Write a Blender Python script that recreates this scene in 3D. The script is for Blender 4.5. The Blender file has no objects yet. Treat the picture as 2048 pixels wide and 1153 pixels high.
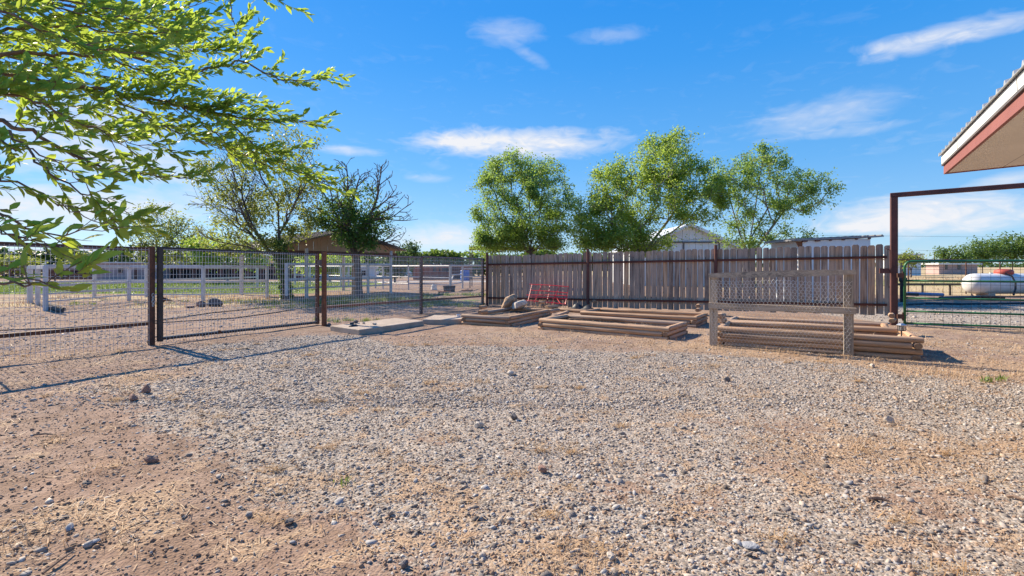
import bpy, bmesh, math, random
import numpy as np
from mathutils import Vector, Matrix

random.seed(7)
rng = np.random.default_rng(11)
S = bpy.context.scene
COL = S.collection
R = math.radians

# ------------------------------------------------------------------ camera
CAM_H, FOC, CX, HY = 1.30, 1000.0, 1024.0, 535.0
cam_d = bpy.data.cameras.new('camera')
cam = bpy.data.objects.new('camera', cam_d)
COL.objects.link(cam)
cam.location = (0, 0, CAM_H)
cam.rotation_euler = (R(90), 0, 0)
cam_d.sensor_width = 36.0
cam_d.lens = 36.0 * FOC / 2048.0
cam_d.shift_y = -(576.5 - HY) / 2048.0
cam_d.clip_start = 0.05
cam_d.clip_end = 20000
S.camera = cam

# ------------------------------------------------------------------ light, sky, exposure
SUN_DIR = Vector((-1.17, 0.88, 1.0)).normalized()          # towards the sun
SUN_EL = math.asin(SUN_DIR.z)
SUN_AZ = math.atan2(SUN_DIR.x, SUN_DIR.y)                  # clockwise from +Y
sun_d = bpy.data.lights.new('sun', 'SUN')
sun_d.energy = 4.7
sun_d.angle = R(0.53)
sun_d.color = (1.0, 0.875, 0.68)
sun = bpy.data.objects.new('sun', sun_d)
COL.objects.link(sun)
sun.rotation_euler = (-SUN_DIR).to_track_quat('-Z', 'Y').to_euler()
sun.location = (-20, 15, 20)

world = bpy.data.worlds.new('World')
S.world = world
world.use_nodes = True
WT = world.node_tree
for n in list(WT.nodes):
    WT.nodes.remove(n)


def wn(t, **kw):
    n = WT.nodes.new(t)
    for k, v in kw.items():
        setattr(n, k, v)
    return n


def wmath(op, a, b=None, c=None, clamp=False):
    n = wn('ShaderNodeMath', operation=op)
    n.use_clamp = clamp
    for i, v in enumerate((a, b, c)):
        if v is None:
            continue
        if isinstance(v, (int, float)):
            n.inputs[i].default_value = v
        else:
            WT.links.new(v, n.inputs[i])
    return n.outputs[0]


sky = wn('ShaderNodeTexSky', sky_type='NISHITA')
sky.sun_disc = False
sky.sun_elevation = SUN_EL
sky.sun_rotation = SUN_AZ % (2 * math.pi)
sky.altitude = 1500
sky.air_density = 1.0
sky.dust_density = 0.35
sky.ozone_density = 2.2
SKY_STRENGTH = 0.15
tc = wn('ShaderNodeTexCoord')
sp = wn('ShaderNodeSeparateXYZ')
WT.links.new(tc.outputs['Generated'], sp.inputs[0])
az = wmath('ARCTAN2', sp.outputs[0], sp.outputs[1])
el = wmath('ARCSINE', sp.outputs[2])
# stretched noise for cirrus
mp = wn('ShaderNodeMapping')
mp.inputs['Scale'].default_value = (3.0, 3.0, 13.0)
WT.links.new(tc.outputs['Generated'], mp.inputs[0])
nz = wn('ShaderNodeTexNoise')
nz.inputs['Scale'].default_value = 1.7
nz.inputs['Detail'].default_value = 9
nz.inputs['Roughness'].default_value = 0.62
nz.inputs['Distortion'].default_value = 0.9
WT.links.new(mp.outputs[0], nz.inputs['Vector'])
mp2 = wn('ShaderNodeMapping')
mp2.inputs['Scale'].default_value = (12.0, 12.0, 30.0)
mp2.inputs['Rotation'].default_value = (0.0, 0.35, 0.0)
WT.links.new(tc.outputs['Generated'], mp2.inputs[0])
nz2 = wn('ShaderNodeTexNoise')
nz2.inputs['Scale'].default_value = 2.0
nz2.inputs['Detail'].default_value = 7
nz2.inputs['Distortion'].default_value = 1.2
WT.links.new(mp2.outputs[0], nz2.inputs['Vector'])
nmix = wmath('ADD', wmath('MULTIPLY', nz.outputs[0], 0.52), wmath('MULTIPLY', nz2.outputs[0], 0.48))


def cloud(px, py, hx, hy, dens, tilt=0.0, lo=0.30, hi=0.72):
    """one cloud: an ellipse in azimuth and elevation broken up by the cirrus noise"""
    dx, dz = (px - CX) / FOC, (HY - py) / FOC
    a0, e0 = math.atan(dx), math.atan(dz / math.hypot(1, dx))
    ca = math.cos(a0)
    ra, re = hx / FOC * ca * ca, hy / FOC * ca
    da = wmath('SUBTRACT', az, a0)
    de = wmath('ADD', wmath('SUBTRACT', el, e0), wmath('MULTIPLY', da, -tilt))
    d2 = wmath('ADD', wmath('POWER', wmath('ABSOLUTE', wmath('DIVIDE', da, ra)), 2.0),
               wmath('POWER', wmath('ABSOLUTE', wmath('DIVIDE', de, re)), 2.0))
    m = wmath('SUBTRACT', 1.0, d2, clamp=True)
    # the noise threshold falls towards the cloud's middle
    th = wmath('MULTIPLY_ADD', m, 0.46, -0.44)
    v = wmath('ADD', nmix, th)
    v = wmath('DIVIDE', wmath('SUBTRACT', v, lo - 0.12), hi - lo, clamp=True)
    return wmath('MULTIPLY', wmath('MULTIPLY', v, wmath('POWER', m, 0.85)), dens)


clouds = [
    cloud(1030, 287, 300, 42, 1.1), cloud(930, 284, 130, 26, 0.6), cloud(1010, 64, 110, 34, 0.36),
    cloud(1060, 112, 60, 18, 0.28, -0.5), cloud(1225, 70, 120, 22, 0.3),
    cloud(1640, 232, 210, 50, 0.42, 0.1), cloud(1700, 262, 150, 16, 0.4), cloud(1860, 78, 190, 30, 0.8, 0.1), cloud(1990, 55, 130, 26, 0.75, 0.05), cloud(1780, 88, 100, 20, 0.5),
    cloud(1850, 430, 330, 62, 1.15), cloud(2010, 362, 130, 24, 0.7, 0.15), cloud(1720, 455, 160, 20, 0.5),
    cloud(700, 303, 90, 14, 0.6), cloud(890, 475, 190, 42, 0.85), cloud(860, 358, 60, 12, 0.35),
    cloud(150, 240, 330, 75, 0.8), cloud(250, 325, 420, 50, 0.8), cloud(100, 420, 420, 60, 0.9), cloud(360, 400, 330, 60, 0.5),
    cloud(2500, 300, 400, 60, 0.9), cloud(-500, 200, 500, 90, 0.9),
]
# thin cirrus over the rest of the sky, none near the zenith of the frame
wide = wmath('MULTIPLY', wmath('DIVIDE', wmath('SUBTRACT', nmix, 0.54), 0.25, clamp=True), 0.30)
low = wmath('SUBTRACT', 1.0, wmath('MULTIPLY', wmath('ABSOLUTE', el), 1.8), clamp=True)
dens = wmath('MULTIPLY', wide, low)
for c in clouds:
    dens = wmath('ADD', dens, c)
dens = wmath('MULTIPLY', dens, 1.0, clamp=True)
hs = wn('ShaderNodeHueSaturation')
hs.inputs['Saturation'].default_value = 1.2
hs.inputs['Value'].default_value = 0.55
WT.links.new(sky.outputs[0], hs.inputs['Color'])
# even, deep blue of the photograph's sky: the same all the way round, paler towards the horizon
er = wn('ShaderNodeValToRGB')
el_n = wmath('DIVIDE', el, math.pi / 2, clamp=True)
WT.links.new(el_n, er.inputs[0])
stops = [(0.0, (1.25, 2.05, 2.80)), (0.05, (0.82, 1.75, 2.92)), (0.12, (0.40, 1.46, 3.02)), (0.24, (0.10, 1.14, 3.10)), (0.30, (0.04, 1.03, 3.08)), (0.6, (0.03, 0.85, 2.9)), (1.0, (0.03, 0.7, 2.6))]
while len(er.color_ramp.elements) < len(stops): er.color_ramp.elements.new(0.5)
for q_, (p_, c_) in zip(er.color_ramp.elements, stops):
    q_.position = p_; q_.color = (*c_, 1)
skm = wn('ShaderNodeMix', data_type='RGBA')
skm.inputs['Factor'].default_value = 0.72
WT.links.new(hs.outputs[0], skm.inputs[6]); WT.links.new(er.outputs[0], skm.inputs[7])
mixc = wn('ShaderNodeMix', data_type='RGBA')
WT.links.new(dens, mixc.inputs['Factor'])
WT.links.new(skm.outputs[2], mixc.inputs[6])
mixc.inputs[7].default_value = (2.8, 2.85, 3.0, 1)
bg = wn('ShaderNodeBackground')
bg.inputs['Strength'].default_value = SKY_STRENGTH
WT.links.new(mixc.outputs[2], bg.inputs['Color'])
wo = wn('ShaderNodeOutputWorld')
WT.links.new(bg.outputs[0], wo.inputs[0])

S.view_settings.view_transform = 'Standard'
S.view_settings.look = 'None'
S.view_settings.gamma = 1.0
S.view_settings.use_curve_mapping = False
S.view_settings.exposure = 1.08
S.render.engine = 'CYCLES'
S.cycles.max_bounces = 8
S.cycles.transparent_max_bounces = 8


# ------------------------------------------------------------------ helpers
def G(px, py, z=0.0):
    """a point at height z seen at that place of the photograph"""
    Y = (CAM_H - z) * FOC / (py - HY)
    return Vector(((px - CX) / FOC * Y, Y, z))


def PY(px, py, Y):
    """a point at distance Y"""
    return Vector(((px - CX) / FOC * Y, Y, CAM_H + (HY - py) / FOC * Y))


def sstep(a, b, x):
    t = np.clip((np.asarray(x, float) - a) / (b - a), 0, 1)
    return t * t * (3 - 2 * t)


def hash2(ix, iy, seed=0):
    h = (ix.astype(np.int64) * 374761393 + iy.astype(np.int64) * 668265263 + seed * 974711) & 0x7fffffff
    h = ((h ^ (h >> 13)) * 1274126177) & 0x7fffffff
    return ((h ^ (h >> 16)) & 0xffffff) / float(0xffffff)


def vnoise(x, y, seed=0):
    x = np.asarray(x, float); y = np.asarray(y, float)
    ix, iy = np.floor(x), np.floor(y)
    fx, fy = x - ix, y - iy
    fx = fx * fx * (3 - 2 * fx); fy = fy * fy * (3 - 2 * fy)
    a = hash2(ix, iy, seed); b = hash2(ix + 1, iy, seed)
    c = hash2(ix, iy + 1, seed); d = hash2(ix + 1, iy + 1, seed)
    return (a * (1 - fx) + b * fx) * (1 - fy) + (c * (1 - fx) + d * fx) * fy


def fbm(x, y, seed=0, oct=4):
    v, a, t = 0.0, 0.5, 0.0
    for o in range(oct):
        v = v + a * vnoise(np.asarray(x) * 2 ** o, np.asarray(y) * 2 ** o, seed + o)
        t += a
        a *= 0.5
    return v / t


WLOC = {}


def tag(o, label=None, cat=None, group=None, kind=None):
    if label: o['label'] = label
    if cat: o['category'] = cat
    if group: o['group'] = group
    if kind: o['kind'] = kind
    return o


def thing(name, loc, label, cat, group=None):
    o = bpy.data.objects.new(name, None)
    COL.objects.link(o)
    o.empty_display_size = 0.2
    o.location = loc
    WLOC[o.name] = Vector(loc)
    return tag(o, label, cat, group)


def wl(parent):
    return WLOC.get(parent.name, Vector((0, 0, 0))) if parent else Vector((0, 0, 0))


def link(name, me, parent=None, loc=None, rot=None, scale=None):
    """loc in world space (parents are never rotated)"""
    o = bpy.data.objects.new(name, me)
    COL.objects.link(o)
    L = Vector(loc) if loc is not None else wl(parent)
    if parent:
        o.parent = parent
        o.location = L - wl(parent)
    else:
        o.location = L if loc is not None else (0, 0, 0)
    WLOC[o.name] = L if (parent or loc is not None) else Vector((0, 0, 0))
    if rot is not None:
        o.rotation_euler = rot
    if scale is not None:
        o.scale = scale
    return o


def np_mesh(name, V, F, mats, smooth=False):
    """V (n,3); F (m,k) with equal face sizes"""
    me = bpy.data.meshes.new(name)
    V = np.ascontiguousarray(V, dtype=np.float32); F = np.ascontiguousarray(F, dtype=np.int32)
    k = F.shape[1]
    me.vertices.add(len(V)); me.vertices.foreach_set('co', V.ravel())
    me.loops.add(F.size); me.loops.foreach_set('vertex_index', F.ravel())
    me.polygons.add(len(F)); me.polygons.foreach_set('loop_start', np.arange(0, F.size, k, dtype=np.int32))
    me.polygons.foreach_set('loop_total', np.full(len(F), k, dtype=np.int32))
    if smooth:
        me.polygons.foreach_set('use_smooth', np.ones(len(F), dtype=bool))
    me.update(calc_edges=True)
    for m in (mats if isinstance(mats, (list, tuple)) else [mats]):
        me.materials.append(m)
    return me


class MB:
    """collects shapes in world space; build() links them as ONE mesh object"""

    def __init__(s):
        s.v, s.f, s.m, s.sm = [], [], [], []
        s.mi = 0
        s.smooth = False

    def add(s, vs, fs):
        o = len(s.v)
        s.v.extend([tuple(q) for q in vs])
        for f in fs:
            s.f.append([i + o for i in f]); s.m.append(s.mi); s.sm.append(s.smooth)

    def box(s, c, size, rz=0.0, M=None):
        hx, hy, hz = size[0] / 2, size[1] / 2, size[2] / 2
        q = M if M is not None else Matrix.Rotation(rz, 3, 'Z')
        c = Vector(c)
        vs = [c + q @ Vector((x * hx, y * hy, z * hz)) for z in (-1, 1) for y in (-1, 1) for x in (-1, 1)]
        s.add(vs, [(0, 2, 3, 1), (4, 5, 7, 6), (0, 1, 5, 4), (2, 6, 7, 3), (0, 4, 6, 2), (1, 3, 7, 5)])

    def bar(s, a, b, w, h, up=(0, 0, 1), bev=0.0):
        """square bar from a to b: w sideways, h along up"""
        a, b = Vector(a), Vector(b)
        d = (b - a).normalized()
        up = Vector(up)
        if abs(d.dot(up)) > 0.98:
            up = Vector((0, 1, 0))
        x = d.cross(up).normalized(); y = x.cross(d).normalized()
        if bev <= 0:
            prof = [(-w / 2, -h / 2), (w / 2, -h / 2), (w / 2, h / 2), (-w / 2, h / 2)]
        else:
            W, H = w / 2, h / 2
            prof = [(-W + bev, -H), (W - bev, -H), (W, -H + bev), (W, H - bev), (W - bev, H), (-W + bev, H), (-W, H - bev), (-W, -H + bev)]
        n = len(prof)
        vs = [a + x * p + y * q for p, q in prof] + [b + x * p + y * q for p, q in prof]
        fs = [(i, (i + 1) % n, n + (i + 1) % n, n + i) for i in range(n)]
        fs += [tuple(range(n - 1, -1, -1)), tuple(range(n, 2 * n))]
        s.add(vs, fs)

    def tube(s, pts, rad, n=8, caps=True):
        pts = [Vector(p) for p in pts]
        k = len(pts)
        rr = rad if isinstance(rad, (list, tuple, np.ndarray)) else [rad] * k
        vs, fs = [], []
        ref = Vector((0.3, 0.2, 1)) if abs((pts[-1] - pts[0]).normalized().z) < 0.9 else Vector((1, 0.1, 0))
        for i, p in enumerate(pts):
            t = (pts[min(i + 1, k - 1)] - pts[max(i - 1, 0)]).normalized()
            x = t.cross(ref).normalized(); y = t.cross(x)
            for j in range(n):
                a = 2 * math.pi * j / n
                vs.append(p + (x * math.cos(a) + y * math.sin(a)) * float(rr[i]))
        for i in range(k - 1):
            for j in range(n):
                fs.append((i * n + j, i * n + (j + 1) % n, (i + 1) * n + (j + 1) % n, (i + 1) * n + j))
        if caps:
            fs += [tuple(range(n - 1, -1, -1)), tuple(range((k - 1) * n, k * n))]
        s.add(vs, fs)

    def lathe(s, c, prof, n=16, axis=(0, 0, 1), xax=None):
        """prof: (radius, distance along the axis)"""
        c = Vector(c); A = Vector(axis).normalized()
        X = Vector(xax) if xax is not None else A.orthogonal().normalized()
        Yv = A.cross(X)
        vs, fs = [], []
        for r, h in prof:
            for j in range(n):
                a = 2 * math.pi * j / n
                vs.append(c + A * h + (X * math.cos(a) + Yv * math.sin(a)) * r)
        for i in range(len(prof) - 1):
            for j in range(n):
                fs.append((i * n + j, i * n + (j + 1) % n, (i + 1) * n + (j + 1) % n, (i + 1) * n + j))
        fs += [tuple(range(n - 1, -1, -1)), tuple(range((len(prof) - 1) * n, len(prof) * n))]
        s.add(vs, fs)

    def prism(s, poly, d):
        """flat polygon (3D points) pushed along d"""
        poly = [Vector(p) for p in poly]; d = Vector(d); n = len(poly)
        vs = poly + [p + d for p in poly]
        fs = [(i, (i + 1) % n, n + (i + 1) % n, n + i) for i in range(n)]
        fs += [tuple(range(n - 1, -1, -1)), tuple(range(n, 2 * n))]
        s.add(vs, fs)

    def mesh(s, name, mats, origin=(0, 0, 0)):
        me = bpy.data.meshes.new(name)
        o = Vector(origin)
        me.from_pydata([tuple(Vector(v) - o) for v in s.v], [], s.f)
        for m in (mats if isinstance(mats, (list, tuple)) else [mats]):
            me.materials.append(m)
        me.polygons.foreach_set('material_index', s.m)
        me.polygons.foreach_set('use_smooth', s.sm)
        bm = bmesh.new(); bm.from_mesh(me)
        bmesh.ops.recalc_face_normals(bm, faces=bm.faces)
        bm.to_mesh(me); bm.free()
        me.update()
        return me

    def build(s, name, mats, parent=None, loc=None):
        L = Vector(loc) if loc is not None else (wl(parent) if parent else Vector((0, 0, 0)))
        me = s.mesh(name, mats, L)
        return link(name, me, parent, L)


# ------------------------------------------------------------------ materials
def new_mat(name):
    m = bpy.data.materials.new(name)
    m.use_nodes = True
    nt = m.node_tree
    return m, nt, nt.nodes['Principled BSDF']


def nn(nt, t, **kw):
    n = nt.nodes.new(t)
    for k, v in kw.items():
        setattr(n, k, v)
    return n


def ramp(nt, fac, stops):
    r = nn(nt, 'ShaderNodeValToRGB')
    e = r.color_ramp.elements
    while len(e) < len(stops):
        e.new(0.5)
    for q, (p, c) in zip(e, stops):
        q.position = p
        q.color = (*c, 1)
    nt.links.new(fac, r.inputs[0])
    return r.outputs[0]


def mixrgb(nt, f, a, b, blend='MIX'):
    m = nn(nt, 'ShaderNodeMix', data_type='RGBA', blend_type=blend)
    if isinstance(f, (int, float)): m.inputs['Factor'].default_value = f
    else: nt.links.new(f, m.inputs['Factor'])
    for i, q in ((6, a), (7, b)):
        if isinstance(q, tuple): m.inputs[i].default_value = (*q, 1)
        else: nt.links.new(q, m.inputs[i])
    return m.outputs[2]


def vadd(nt, a, b):
    n = nn(nt, 'ShaderNodeVectorMath', operation='ADD')
    nt.links.new(a, n.inputs[0]); nt.links.new(b, n.inputs[1])
    return n.outputs[0]


def noise_n(nt, vec, scale, detail=4, rough=0.55, dist=0.0):
    n = nn(nt, 'ShaderNodeTexNoise')
    n.inputs['Scale'].default_value = scale
    n.inputs['Detail'].default_value = detail
    n.inputs['Roughness'].default_value = rough
    n.inputs['Distortion'].default_value = dist
    if vec is not None: nt.links.new(vec, n.inputs['Vector'])
    return n.outputs[0]


def mapping(nt, vec, scale):
    n = nn(nt, 'ShaderNodeMapping')
    n.inputs['Scale'].default_value = scale
    nt.links.new(vec, n.inputs[0])
    return n.outputs[0]


def bump(nt, h, bsdf, strength=0.3, dist=0.01):
    b = nn(nt, 'ShaderNodeBump')
    b.inputs['Strength'].default_value = strength
    b.inputs['Distance'].default_value = dist
    nt.links.new(h, b.inputs['Height'])
    nt.links.new(b.outputs[0], bsdf.inputs['Normal'])


def mat_plain(name, c1, c2=None, scale=6, rough=0.6, metal=0.0, bmp=0.15, bd=0.004, stops=(0.35, 0.65), spec=0.4):
    m, nt, p = new_mat(name)
    geo = nn(nt, 'ShaderNodeNewGeometry')
    f = noise_n(nt, geo.outputs['Position'], scale, 6, 0.62)
    col = ramp(nt, f, [(stops[0], c1), (stops[1], c2 or c1)])
    nt.links.new(col, p.inputs['Base Color'])
    p.inputs['Roughness'].default_value = rough
    p.inputs['Metallic'].default_value = metal
    p.inputs['Specular IOR Level'].default_value = spec
    if bmp: bump(nt, noise_n(nt, geo.outputs['Position'], scale * 6, 5), p, bmp, bd)
    return m


def mat_wood(name, cols, axis, gscale=22.0, rough=0.85, dark=(0.05, 0.035, 0.03), knots=True, tint=0.5, bmp=0.5):
    """weathered timber; grain along local axis; tint differs per object"""
    m, nt, p = new_mat(name)
    t = nn(nt, 'ShaderNodeTexCoord')
    oi = nn(nt, 'ShaderNodeObjectInfo')
    cmb = nn(nt, 'ShaderNodeCombineXYZ')
    mul = nn(nt, 'ShaderNodeMath', operation='MULTIPLY'); mul.inputs[1].default_value = 57.0
    nt.links.new(oi.outputs['Random'], mul.inputs[0])
    for i in range(3): nt.links.new(mul.outputs[0], cmb.inputs[i])
    v = vadd(nt, t.outputs['Object'], cmb.outputs[0])
    sc = [gscale] * 3; sc[axis] = gscale * 0.045
    g1 = noise_n(nt, mapping(nt, v, tuple(sc)), 1.6, 6, 0.6, 0.4)
    sc2 = [gscale * 3.2] * 3; sc2[axis] = gscale * 0.09
    g2 = noise_n(nt, mapping(nt, v, tuple(sc2)), 1.5, 3, 0.5, 0.2)
    blot = noise_n(nt, v, 2.2, 4, 0.6)
    r_ = ramp(nt, oi.outputs['Random'], [(i / max(1, len(cols) - 1), c) for i, c in enumerate(cols)])
    dk = mixrgb(nt, 0.74, r_, dark)
    lt = mixrgb(nt, 0.35, r_, tuple(min(1, c * 1.8 + 0.03) for c in cols[0]))
    col = mixrgb(nt, ramp(nt, g1, [(0.36, (0, 0, 0)), (0.60, (1, 1, 1))]), dk, r_)
    col = mixrgb(nt, ramp(nt, g2, [(0.52, (0, 0, 0)), (0.74, (1, 1, 1))]), col, lt)
    col = mixrgb(nt, ramp(nt, blot, [(0.42, (0, 0, 0)), (0.70, (0.75, 0.75, 0.75))]), col, cols[-1])
    if knots:
        sv = [7.0] * 3; sv[axis] = 3.0
        vo = nn(nt, 'ShaderNodeTexVoronoi'); vo.inputs['Scale'].default_value = 1.0
        nt.links.new(mapping(nt, v, tuple(sv)), vo.inputs['Vector'])
        col = mixrgb(nt, ramp(nt, vo.outputs['Distance'], [(0.045, (0.85, 0.85, 0.85)), (0.11, (0, 0, 0))]), col, dark)
    nt.links.new(col, p.inputs['Base Color'])
    p.inputs['Roughness'].default_value = rough
    p.inputs['Specular IOR Level'].default_value = 0.25
    bump(nt, g1, p, bmp, 0.006)
    return m


def mat_leaf(name, dark, light, trans, tw=0.45, rough=0.5, dry=None):
    """leaves: tint by leaf, light passes through"""
    m, nt, p = new_mat(name)
    geo = nn(nt, 'ShaderNodeNewGeometry')
    f = geo.outputs['Random Per Island']
    col = ramp(nt, f, [(0.0, dark), (0.75, light), (1.0, dry or light)])
    nt.links.new(col, p.inputs['Base Color'])
    p.inputs['Roughness'].default_value = rough
    p.inputs['Specular IOR Level'].default_value = 0.35
    tr = nn(nt, 'ShaderNodeBsdfTranslucent')
    tcol = mixrgb(nt, f, trans, tuple(c * 0.75 for c in trans))
    nt.links.new(tcol, tr.inputs['Color'])
    mx = nn(nt, 'ShaderNodeMixShader'); mx.inputs[0].default_value = tw
    nt.links.new(p.outputs[0], mx.inputs[1]); nt.links.new(tr.outputs[0], mx.inputs[2])
    nt.links.new(mx.outputs[0], nt.nodes['Material Output'].inputs['Surface'])
    return m


M = {}
M['rust'] = mat_plain('rusty_pipe', (0.055, 0.030, 0.024), (0.15, 0.06, 0.032), 9, 0.75, 0.0, 0.3, 0.002)
M['rust_orange'] = mat_plain('orange_rust', (0.11, 0.05, 0.03), (0.24, 0.085, 0.035), 9, 0.8, 0.0, 0.3, 0.002)
M['black_steel'] = mat_plain('dark_steel', (0.022, 0.02, 0.022), (0.055, 0.04, 0.036), 9, 0.5, 0.0, 0.15, 0.002)
M['red_primer'] = mat_plain('red_primer', (0.085, 0.032, 0.026), (0.145, 0.05, 0.038), 5, 0.6, 0.0, 0.15, 0.002)
M['galv'] = mat_plain('galvanised_wire', (0.66, 0.64, 0.61), (0.50, 0.47, 0.44), 14, 0.45, 0.0, 0, spec=0.6)
M['dull_wire'] = mat_plain('dull_wire', (0.12, 0.11, 0.10), (0.08, 0.07, 0.06), 14, 0.6, 0.3, 0)
M['board'] = mat_wood('grey_board', [(0.62, 0.44, 0.32), (0.34, 0.245, 0.19), (0.62, 0.40, 0.25), (0.50, 0.365, 0.28), (0.68, 0.40, 0.22), (0.27, 0.20, 0.16), (0.66, 0.48, 0.355), (0.42, 0.305, 0.23)], 2, 15.0, bmp=0.8)
M['timber'] = mat_wood('landscape_timber', [(0.52, 0.325, 0.20), (0.60, 0.40, 0.255), (0.42, 0.31, 0.235), (0.55, 0.335, 0.195), (0.47, 0.36, 0.28), (0.50, 0.30, 0.175)], 0, 13.0, dark=(0.06, 0.036, 0.024), bmp=1.0)
M['endgrain'] = mat_plain('timber_end_grain', (0.21, 0.125, 0.075), (0.33, 0.21, 0.125), 30, 0.9)
M['oldwood'] = mat_wood('weathered_lumber', [(0.46, 0.36, 0.27), (0.38, 0.31, 0.24), (0.50, 0.39, 0.285)], 0, 18.0, dark=(0.10, 0.08, 0.07))
M['white_pipe'] = mat_plain('white_paint_pipe', (0.62, 0.60, 0.61), (0.48, 0.45, 0.46), 5, 0.5, 0, 0.08)
M['white_metal'] = mat_plain('white_sheet_metal', (0.68, 0.69, 0.70), (0.60, 0.61, 0.62), 1.5, 0.4, 0, 0)
M['trim_dark'] = mat_plain('dark_trim', (0.10, 0.09, 0.09), (0.14, 0.12, 0.11), 4, 0.6)
M['green_paint'] = mat_plain('green_gate_paint', (0.018, 0.10, 0.040), (0.03, 0.15, 0.055), 6, 0.4, 0, 0.1, 0.001)
M['concrete'] = mat_plain('concrete', (0.37, 0.285, 0.215), (0.48, 0.375, 0.295), 5, 0.9, 0, 0.4, 0.004)
M['tan_siding'] = mat_plain('tan_siding', (0.46, 0.28, 0.175), (0.54, 0.345, 0.225), 2, 0.7)
M['roof_metal'] = mat_plain('weathered_roof_metal', (0.16, 0.14, 0.13), (0.26, 0.21, 0.18), 2.5, 0.6, 0.2)
M['slate_roof'] = mat_plain('dark_roof_metal', (0.20, 0.20, 0.215), (0.28, 0.27, 0.27), 3, 0.5, 0.1)
M['white_wall'] = mat_plain('white_wall', (0.72, 0.72, 0.72), (0.64, 0.64, 0.65), 2, 0.8)
M['pink_wall'] = mat_plain('pink_wall', (0.47, 0.34, 0.32), (0.40, 0.29, 0.27), 0.7, 0.85)
M['brown_wall'] = mat_plain('brown_wall', (0.20, 0.095, 0.075), (0.14, 0.07, 0.055), 1.0, 0.85)
M['red_barn'] = mat_plain('red_barn', (0.36, 0.115, 0.07), (0.29, 0.09, 0.055), 1.0, 0.7)
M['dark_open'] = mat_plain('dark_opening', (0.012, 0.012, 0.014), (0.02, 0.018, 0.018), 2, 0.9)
M['glass'] = mat_plain('window_glass', (0.03, 0.035, 0.045), (0.05, 0.055, 0.07), 1, 0.08, 0, 0, spec=0.6)
M['car_blue'] = mat_plain('pale_blue_car_paint', (0.30, 0.40, 0.50), (0.31, 0.41, 0.51), 1, 0.25, 0.3, 0, spec=0.5)
M['tyre'] = mat_plain('rubber', (0.018, 0.018, 0.019), (0.03, 0.03, 0.03), 12, 0.8)
M['silver'] = mat_plain('silver_metal', (0.55, 0.55, 0.56), (0.45, 0.45, 0.46), 8, 0.35, 0.7, 0)
M['tank'] = mat_plain('tank_white_paint', (0.74, 0.73, 0.72), (0.60, 0.57, 0.54), 2.0, 0.42, 0, 0.05)
M['red_dome'] = mat_plain('faded_red_dome', (0.48, 0.085, 0.055), (0.38, 0.07, 0.05), 6, 0.55)
M['red_wire'] = mat_plain('red_wire', (0.72, 0.03, 0.05), (0.66, 0.03, 0.045), 6, 0.45, 0, 0)
M['blue_plastic'] = mat_plain('blue_plastic', (0.02, 0.11, 0.42), (0.03, 0.14, 0.48), 4, 0.4)
M['blue_pipe'] = mat_plain('blue_grey_pipe', (0.10, 0.17, 0.34), (0.14, 0.20, 0.34), 4, 0.5)
M['white_plastic'] = mat_plain('white_plastic', (0.78, 0.76, 0.72), (0.68, 0.64, 0.60), 6, 0.5)
M['black_plastic'] = mat_plain('black_plastic', (0.016, 0.016, 0.018), (0.03, 0.03, 0.035), 7, 0.45)
M['brick'] = mat_plain('old_brick', (0.34, 0.13, 0.085), (0.25, 0.10, 0.07), 14, 0.9)
M['soffit'] = mat_plain('beige_soffit', (0.68, 0.63, 0.565), (0.63, 0.58, 0.515), 1.6, 0.85, 0, 0.05)
M['fascia'] = mat_plain('dull_red_fascia', (0.225, 0.082, 0.072), (0.265, 0.098, 0.086), 4, 0.7)
M['trim_white'] = mat_plain('white_drip_edge', (0.80, 0.80, 0.78), (0.74, 0.74, 0.72), 3, 0.4)
M['galv_roof'] = mat_plain('galvanised_roof', (0.55, 0.54, 0.52), (0.45, 0.44, 0.42), 3, 0.45, 0.5)
M['rock_tan'] = mat_plain('tan_rock', (0.46, 0.31, 0.20), (0.27, 0.18, 0.115), 9, 0.95, 0, 0.8, 0.02)
M['rock_grey'] = mat_plain('pale_rock', (0.62, 0.54, 0.46), (0.40, 0.33, 0.27), 8, 0.95, 0, 0.8, 0.02)
M['rock_dark'] = mat_plain('dark_rock', (0.17, 0.15, 0.145), (0.10, 0.09, 0.09), 14, 0.95, 0, 0.7, 0.01)
M['rock_red'] = mat_plain('reddish_rock', (0.34, 0.20, 0.15), (0.26, 0.15, 0.115), 14, 0.95, 0, 0.7, 0.01)
M['rock_slate'] = mat_plain('blue_grey_rock', (0.36, 0.365, 0.39), (0.25, 0.255, 0.28), 14, 0.95, 0, 0.7, 0.01)
M['bark'] = mat_plain('grey_brown_bark', (0.075, 0.055, 0.046), (0.16, 0.125, 0.105), 14, 0.95, 0, 0.8, 0.02)
M['bark_pale'] = mat_plain('pale_bark', (0.17, 0.145, 0.125), (0.28, 0.24, 0.20), 14, 0.95, 0, 0.6, 0.01)
M['bark_near'] = mat_plain('brown_twig_bark', (0.13, 0.080, 0.058), (0.25, 0.17, 0.125), 40, 0.9, 0, 0.5, 0.004)
M['soil'] = mat_plain('garden_soil', (0.20, 0.13, 0.09), (0.30, 0.21, 0.15), 9, 1.0, 0, 1.0, 0.03)
M['leaf_near'] = mat_leaf('near_leaf', (0.065, 0.14, 0.026), (0.24, 0.34, 0.07), (0.56, 0.72, 0.09), 0.48, 0.5)
M['leaf_a'] = mat_leaf('leaf_green', (0.040, 0.085, 0.018), (0.105, 0.17, 0.035), (0.26, 0.36, 0.05), 0.42)
M['leaf_c'] = mat_leaf('leaf_bright', (0.075, 0.155, 0.032), (0.19, 0.31, 0.075), (0.40, 0.57, 0.10), 0.47)
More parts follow.
